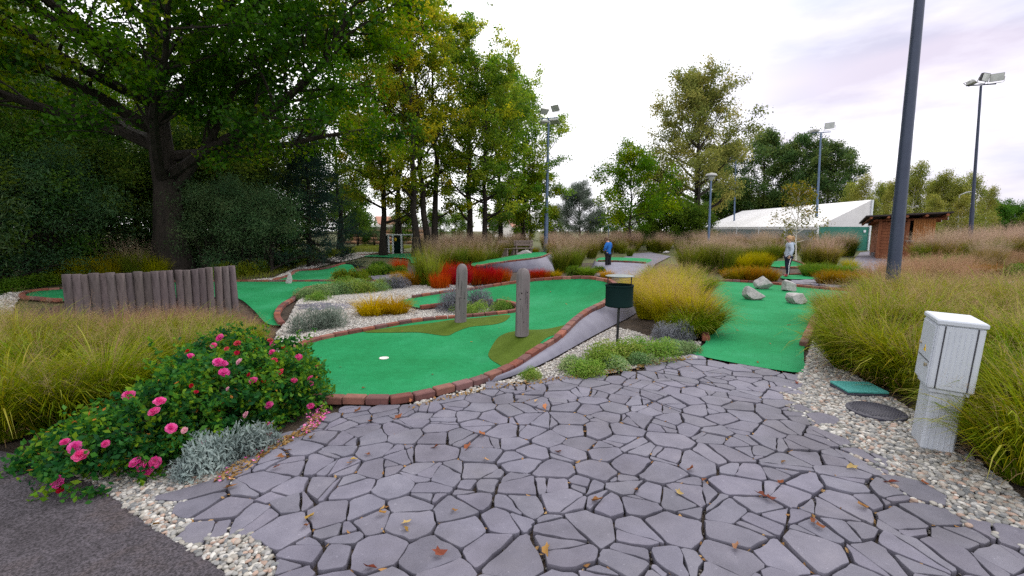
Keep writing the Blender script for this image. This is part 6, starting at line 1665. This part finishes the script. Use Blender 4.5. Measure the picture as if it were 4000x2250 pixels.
# stacked-log terrace far left of centre
tr = thing('log_terrace', 'brown stepped terrace of stacked logs glimpsed behind the spruce', 'terrace', (at_d(1500, 52), 52, -.06)); rl_ = random.Random(9)
for k in range(4):
    mb = MB()
    for j in range(14):
        x0 = -4.2 + j * .62 + rl_.uniform(-.1, .1)
        mb.tube([(x0, k * .9, .2 + k * .42 + rl_.uniform(-.05, .05)), (x0 + .58, k * .9 + rl_.uniform(-.1, .1), .2 + k * .42)], rl_.uniform(.16, .22), 7, col=(rl_.uniform(.7, 1.3),) * 3)
    link('log_course', mb.mesh('log_course', M['brownlog'], True), tr)
mb = MB(); mb.add([(-4.5, -.2, 0), (4.6, -.2, 0), (4.6, 6, 0), (-4.5, 6, 0), (-4.4, .2, .2), (4.5, .2, .2), (4.5, 5.5, 2.0), (-4.4, 5.5, 2.0)], [(3, 2, 1, 0), (4, 5, 6, 7), (0, 1, 5, 4), (1, 2, 6, 5), (2, 3, 7, 6), (3, 0, 4, 7)]); link('earth_bank', mb.mesh('earth_bank', M['soil']), tr)
def house(px, d, w, dp_, h, rh, label, rz, zb=-.06):
    e = thing('house', label, 'house', (at_d(px, d), d, zb), rz)
    mb = MB(); a, b = w / 2, dp_ / 2
    mb.add([(-a, -b, 0), (a, -b, 0), (a, b, 0), (-a, b, 0), (-a, -b, h), (a, -b, h), (a, b, h), (-a, b, h), (-a, 0, h + rh), (a, 0, h + rh)], [(0, 1, 5, 4), (1, 2, 6, 9, 5), (2, 3, 7, 6), (3, 0, 4, 8, 7)]); link('wall', mb.mesh('wall', M['housewall']), e)
    mb = MB(); o_ = .4; k = rh / b
    for s in (-1, 1):
        v = [(-a - o_, s * (b + o_), h - o_ * k), (a + o_, s * (b + o_), h - o_ * k), (a + o_, 0, h + rh + .02), (-a - o_, 0, h + rh + .02)]
        mb.add(v + [(x_, y_, z_ + .18) for x_, y_, z_ in v], [(0, 1, 2, 3), (7, 6, 5, 4), (0, 4, 5, 1), (1, 5, 6, 2), (3, 7, 4, 0)] if s < 0 else [(3, 2, 1, 0), (4, 5, 6, 7), (1, 5, 4, 0), (2, 6, 5, 1), (0, 4, 7, 3)])
    r_ = link('roof', mb.mesh('roof', M['tile']), e)
    mb = MB(); mb.box((a * .4, b * .3, h + rh), (.6, .6, 1.2)); link('chimney', mb.mesh('chimney', M['housewall']), r_)
    for i in range(3):
        mb = MB(); mb.box((-a * .6 + i * a * .6, -b - .02, h * .55), (1.0, .08, 1.2), bev=.02); link('window', mb.mesh('window', M['dark']), e)
house(1522, 200, 10, 8, 4.0, 3.0, 'pale house with a pinkish tiled roof glimpsed left between the trunks', .5, .4)
house(1992, 110, 7, 7, 2.6, 3.0, 'small pale house with a steep roof low between the trunks and the mast', .9)
mb = MB()
e = thing('utility_pole', 'short white pole beside the small distant house', 'pole', (at_d(1961, 90), 90, -.06)); mb.tube([(0, 0, 0), (0, 0, 4.6)], [.14, .11], 8); link('pole', mb.mesh('pole', M['white'], True), e)

# ------------------------------------------------------------------ people
M['skin'] = surf('skin', (.46, .27, .20), (.52, .31, .235), 12, .6, .05, use_col=False)
M['hoodie'] = surf('hoodie', (.36, .42, .52), (.44, .50, .60), 10, .9, .4, 40, dist=.01)
M['bluejumper'] = surf('blue_jumper', (.015, .12, .42), (.025, .16, .52), 10, .9, .4, 40, dist=.01)
M['navy'] = surf('navy_trousers', (.010, .012, .03), (.018, .02, .045), 10, .9, .3, 40, dist=.008)
M['blacktrs'] = surf('black_trousers', (.008, .008, .012), (.014, .014, .018), 10, .9, .3, 40, dist=.008)
M['blonde'] = surf('blonde_hair', (.34, .20, .10), (.50, .32, .16), 14, .6, .5, 60, stretch=(1, 1, .3), dist=.006)
M['brownhair'] = surf('brown_hair', (.07, .035, .02), (.13, .07, .035), 14, .6, .5, 60, stretch=(1, 1, .3), dist=.006)
M['redshoe'] = surf('red_shoe', (.20, .02, .03), (.28, .03, .04), 8, .6, .1)
M['stripe'] = surf('white_stripe', (.7, .7, .72), (.78, .78, .8), 8, .8, 0)
M['eye'] = surf('eye', (.02, .015, .015), (.03, .02, .02), 8, .3, 0)
def skin(chains, sub=2):
    """chains of (point, radius) sharing points -> one smooth mesh"""
    V = []; E = []; Rr = []; ix = {}
    for ch_ in chains:
        pr = None
        for p, r in ch_:
            k = tuple(round(q, 4) for q in p)
            if k not in ix: ix[k] = len(V); V.append(p); Rr.append(r)
            if pr is not None and pr != ix[k]: E.append((pr, ix[k]))
            pr = ix[k]
    me = bpy.data.meshes.new('tmp'); me.from_pydata(V, E, []); o = bpy.data.objects.new('tmp', me); COL.objects.link(o)
    md = o.modifiers.new('s', 'SKIN'); md.use_smooth_shade = True
    for i, s_ in enumerate(me.skin_vertices[0].data): s_.radius = Rr[i] if hasattr(Rr[i], '__len__') else (Rr[i], Rr[i]); s_.use_root = (i == 0)
    sb = o.modifiers.new('u', 'SUBSURF'); sb.levels = sb.render_levels = sub
    dg = bpy.context.evaluated_depsgraph_get(); m2 = bpy.data.meshes.new_from_object(o.evaluated_get(dg))
    bpy.data.objects.remove(o); bpy.data.meshes.remove(me)
    return [tuple(v.co) for v in m2.vertices], [tuple(p.vertices) for p in m2.polygons]
def person(label, x, y, H, rz, arms, head_tilt, mats, hair, bun, stance=.045, z=0.0):
    """a child facing local +X"""
    e = thing('person', label, 'person', (x, y, z), rz)
    def Sx(p): return tuple(q * H for q in p)
    hx = .02 + head_tilt * .09; hz = .872 - head_tilt * .02
    hd = Vector((hx, 0, hz)); up_ = Vector((head_tilt * .8, 0, 1)).normalized(); fw = Vector((1, 0, -head_tilt * .8)).normalized()
    P = dict(pel=(0, 0, .50), wai=(-.003, 0, .60), che=(0, 0, .715), nb=(-.002, 0, .80), nk=(.008 + head_tilt * .02, 0, .84))
    ch_ = [[(Sx(P['pel']), (.058 * H, .046 * H)), (Sx(P['wai']), (.050 * H, .040 * H)), (Sx(P['che']), (.060 * H, .042 * H)), (Sx(P['nb']), .032 * H), (Sx(P['nk']), .03 * H), (Sx(tuple(hd)), .046 * H), (Sx(tuple(hd + up_ * .045 + fw * .004)), .064 * H), (Sx(tuple(hd + up_ * .09 - fw * .006)), .052 * H), (Sx(tuple(hd + up_ * .115 - fw * .008)), .02 * H)]]
    legs = []
    for s in (-1, 1):
        legs.append([(Sx(P['pel']), .066 * H), (Sx((0, s * .05, .455)), .058 * H), (Sx((.012 + .01 * s, s * stance * 1.05, .265)), .040 * H), (Sx((-.008 + .02 * s, s * stance * 1.1, .14)), .036 * H), (Sx((-.005 + .02 * s, s * stance * 1.1, .05)), .024 * H)])
    feet = [[(l[-1][0], .024 * H), (Sx((.03 + .02 * s, s * stance * 1.2, .024)), .024 * H), (Sx((.085 + .02 * s, s * stance * 1.35, .020)), .020 * H)] for l, s in zip(legs, (-1, 1))]
    ar = []
    for s, (el, wr, hn) in zip((-1, 1), arms):
        ar.append([(Sx(P['nb']), .04 * H), (Sx((0, s * .085, .785)), .036 * H), (Sx((el[0], s * el[1], el[2])), .027 * H), (Sx((wr[0], s * wr[1], wr[2])), .019 * H), (Sx((hn[0], s * hn[1], hn[2])), (.022 * H, .013 * H))])
    thin = lambda C_, k: [[(p, (r[0] * k, r[1] * k) if hasattr(r, '__len__') else r * k) for p, r in c__] for c__ in C_]
    v, f = skin(ch_ + thin(legs, .82) + feet + [thin([a_[:4]], .6)[0] + a_[4:] for a_ in ar])
    mb = MB(); mb.add(v, f)
    # nose, ears, mouth and the fingers grow out of the same mesh
    c = hd + up_ * .04
    def hpt(a, b, cc): return Sx(tuple(c + fw * a + Vector((0, 1, 0)) * b + up_ * cc))
    mb.tube([hpt(.055, 0, .012), hpt(.072, 0, -.004), hpt(.060, 0, -.010)], [.006 * H, .010 * H, .006 * H], 6)
    for s in (-1, 1): mb.tube([hpt(-.004, s * .056, .012), hpt(-.010, s * .068, .0), hpt(-.004, s * .058, -.018)], [.007 * H, .010 * H, .006 * H], 6)
    for s, a_ in zip((-1, 1), ar):
        hnd = Vector(a_[-1][0]); wr_ = Vector(a_[-2][0]); d = (hnd - wr_).normalized(); side = Vector((1, 0, 0)) - d * d.x; side.normalize()
        for k, ln in enumerate((.030, .034, .032, .026)):
            b = hnd + side * (k - 1.5) * .0095 * H; curl = d.cross(side) * s
            mb.tube([b, b + d * ln * .6 * H + curl * .004 * H, b + d * ln * 1.1 * H + curl * .012 * H], [.0062 * H, .0056 * H, .0042 * H], 6)
        b = hnd - d * .012 * H + side * .02 * H; mb.tube([b, b + (side * .6 + d).normalized() * .02 * H, b + (side * .3 + d).normalized() * .034 * H], [.007 * H, .006 * H, .0045 * H], 6)
    link('body', mb.mesh('body', M['skin'], True), e)
    mb = MB()
    for s in (-1, 1): mb.lathe(hpt(.0575, s * .024, .016), [(.001 * H, -.006 * H), (.007 * H, 0), (.001 * H, .006 * H)], 8)
    link('eyes', mb.mesh('eyes', M['eye']), e)
    mb = MB(); mb.tube([hpt(.054, -.016, -.030), hpt(.061, 0, -.031), hpt(.054, .016, -.030)], .0032 * H, 5); M.setdefault('lip', surf('lip', (.42, .15, .13), (.46, .18, .15), 8, .6, 0)); link('mouth', mb.mesh('mouth', M['lip']), e)
    g_ = .013 * H
    def fat(ch__, k): return [[(p, (r[0] + k, r[1] + k) if hasattr(r, '__len__') else r + k) for p, r in c__] for c__ in ch__]
    hem = Sx((0, 0, .455))
    torso = [[(hem, (.075 * H, .062 * H)), (Sx(P['pel']), (.072 * H, .058 * H)), (Sx(P['wai']), (.068 * H, .054 * H)), (Sx(P['che']), (.076 * H, .056 * H))] + [(Sx((-.002, 0, .79)), .052 * H), (Sx((0, 0, .83)), .034 * H)]]
    slv = []
    for a_ in ar:
        slv.append([(Sx((-.002, 0, .79)), .052 * H), (a_[1][0], .044 * H), (a_[2][0], .033 * H), (a_[3][0], .024 * H)])
    v, f = skin(fat(torso + slv, g_ * .9)); mb = MB(); mb.add(v, f); tp_o = link('jumper', mb.mesh('jumper', M[mats[0]], True), e)
    v, f = skin(fat(legs, g_ * .9)); mb = MB(); mb.add(v, f); tr_o = link('trousers', mb.mesh('trousers', M[mats[1]], True), e)
    v1 = skin(fat([feet[0]], .006 * H)); v2 = skin(fat([feet[1]], .006 * H))
    for vv in (v1, v2): mb = MB(); mb.add(*vv); link('shoe', mb.mesh('shoe', M[mats[2]], True), e)
    # hair: a cap of the head, thick at the back
    mb = MB(); n1, n2 = 10, 20
    vs = []; fs = []
    for i in range(n1 + 1):
        th = math.pi * .72 * i / n1
        for k in range(n2):
            a = 2 * math.pi * k / n2
            lim = .40 + .60 * (1 - max(0, math.cos(a))) ** .8         # short at the forehead, long at the nape
            t = th * min(1, lim * 1.05)
            r = .0705 * (1 + .05 * math.sin(a * 7 + i) + .03 * math.sin(a * 3))
            vs.append(Sx(tuple(c + up_ * (.012 + math.cos(t) * r * 1.10) + fw * (-.006 + math.sin(t) * math.cos(a) * r) + Vector((0, 1, 0)) * math.sin(t) * math.sin(a) * r * .93)))
    for i in range(n1):
        for k in range(n2): fs.append((i * n2 + k, i * n2 + n2 + k, i * n2 + n2 + (k + 1) % n2, i * n2 + (k + 1) % n2))
    mb.add(vs, fs)
    if bun:
        mb.tube([hpt(-.06, 0, .045), hpt(-.085, 0, .05), hpt(-.105, 0, .02), hpt(-.10, 0, -.03), hpt(-.085, 0, -.06)], [.02 * H, .034 * H, .036 * H, .026 * H, .008 * H], 9)
    link('hair', mb.mesh('hair', M[hair], True), e)
    return e, Sx, tp_o, tr_o, legs
gx_, gy_ = at(3075, 1080, 0)
ge, Sg, tpo, tro, lg = person('girl in a light grey hoodie and dark striped track trousers, standing side on', gx_, gy_, 1.34, R(172),
    [((-.015, .125, .645), (.03, .135, .51), (.04, .135, .475)), ((-.02, .125, .645), (.035, .14, .51), (.045, .14, .475))], .02, ('hoodie', 'navy', 'redshoe'), 'blonde', True)
Hh = 1.34
for s in (-1, 1):
    mb = MB(); l = lg[0 if s < 0 else 1]
    pts = [Vector(l[k][0]) + Vector((0, s * ((l[k][1] if not hasattr(l[k][1], '__len__') else l[k][1][0]) + .0125), 0)) for k in (1, 2, 3, 4)]
    mb.tube(pts, [.012, .012, .011, .010], 6); st_ = link('stripe', mb.mesh('stripe', M['stripe'], True), tro)
mb = MB(); mb.tube([(-.055 * Hh, -.05 * Hh, .835 * Hh), (-.085 * Hh, -.03 * Hh, .80 * Hh), (-.098 * Hh, 0, .785 * Hh), (-.085 * Hh, .03 * Hh, .80 * Hh), (-.055 * Hh, .05 * Hh, .835 * Hh)], [.014 * Hh, .026 * Hh, .032 * Hh, .026 * Hh, .014 * Hh], 10)
link('hood', mb.mesh('hood', M['hoodie'], True), tpo)
bx_, by_ = at(2356, 1045, 0)
person('boy in a bright blue jumper and black trousers looking down with his hands in front', bx_, 17.6, 1.27, R(128),
    [((.02, .13, .66), (.10, .085, .585), (.125, .06, .575)), ((.02, .13, .66), (.10, .085, .57), (.125, .06, .56))], .55, ('bluejumper', 'blacktrs', 'blacktrs'), 'brownhair', False)
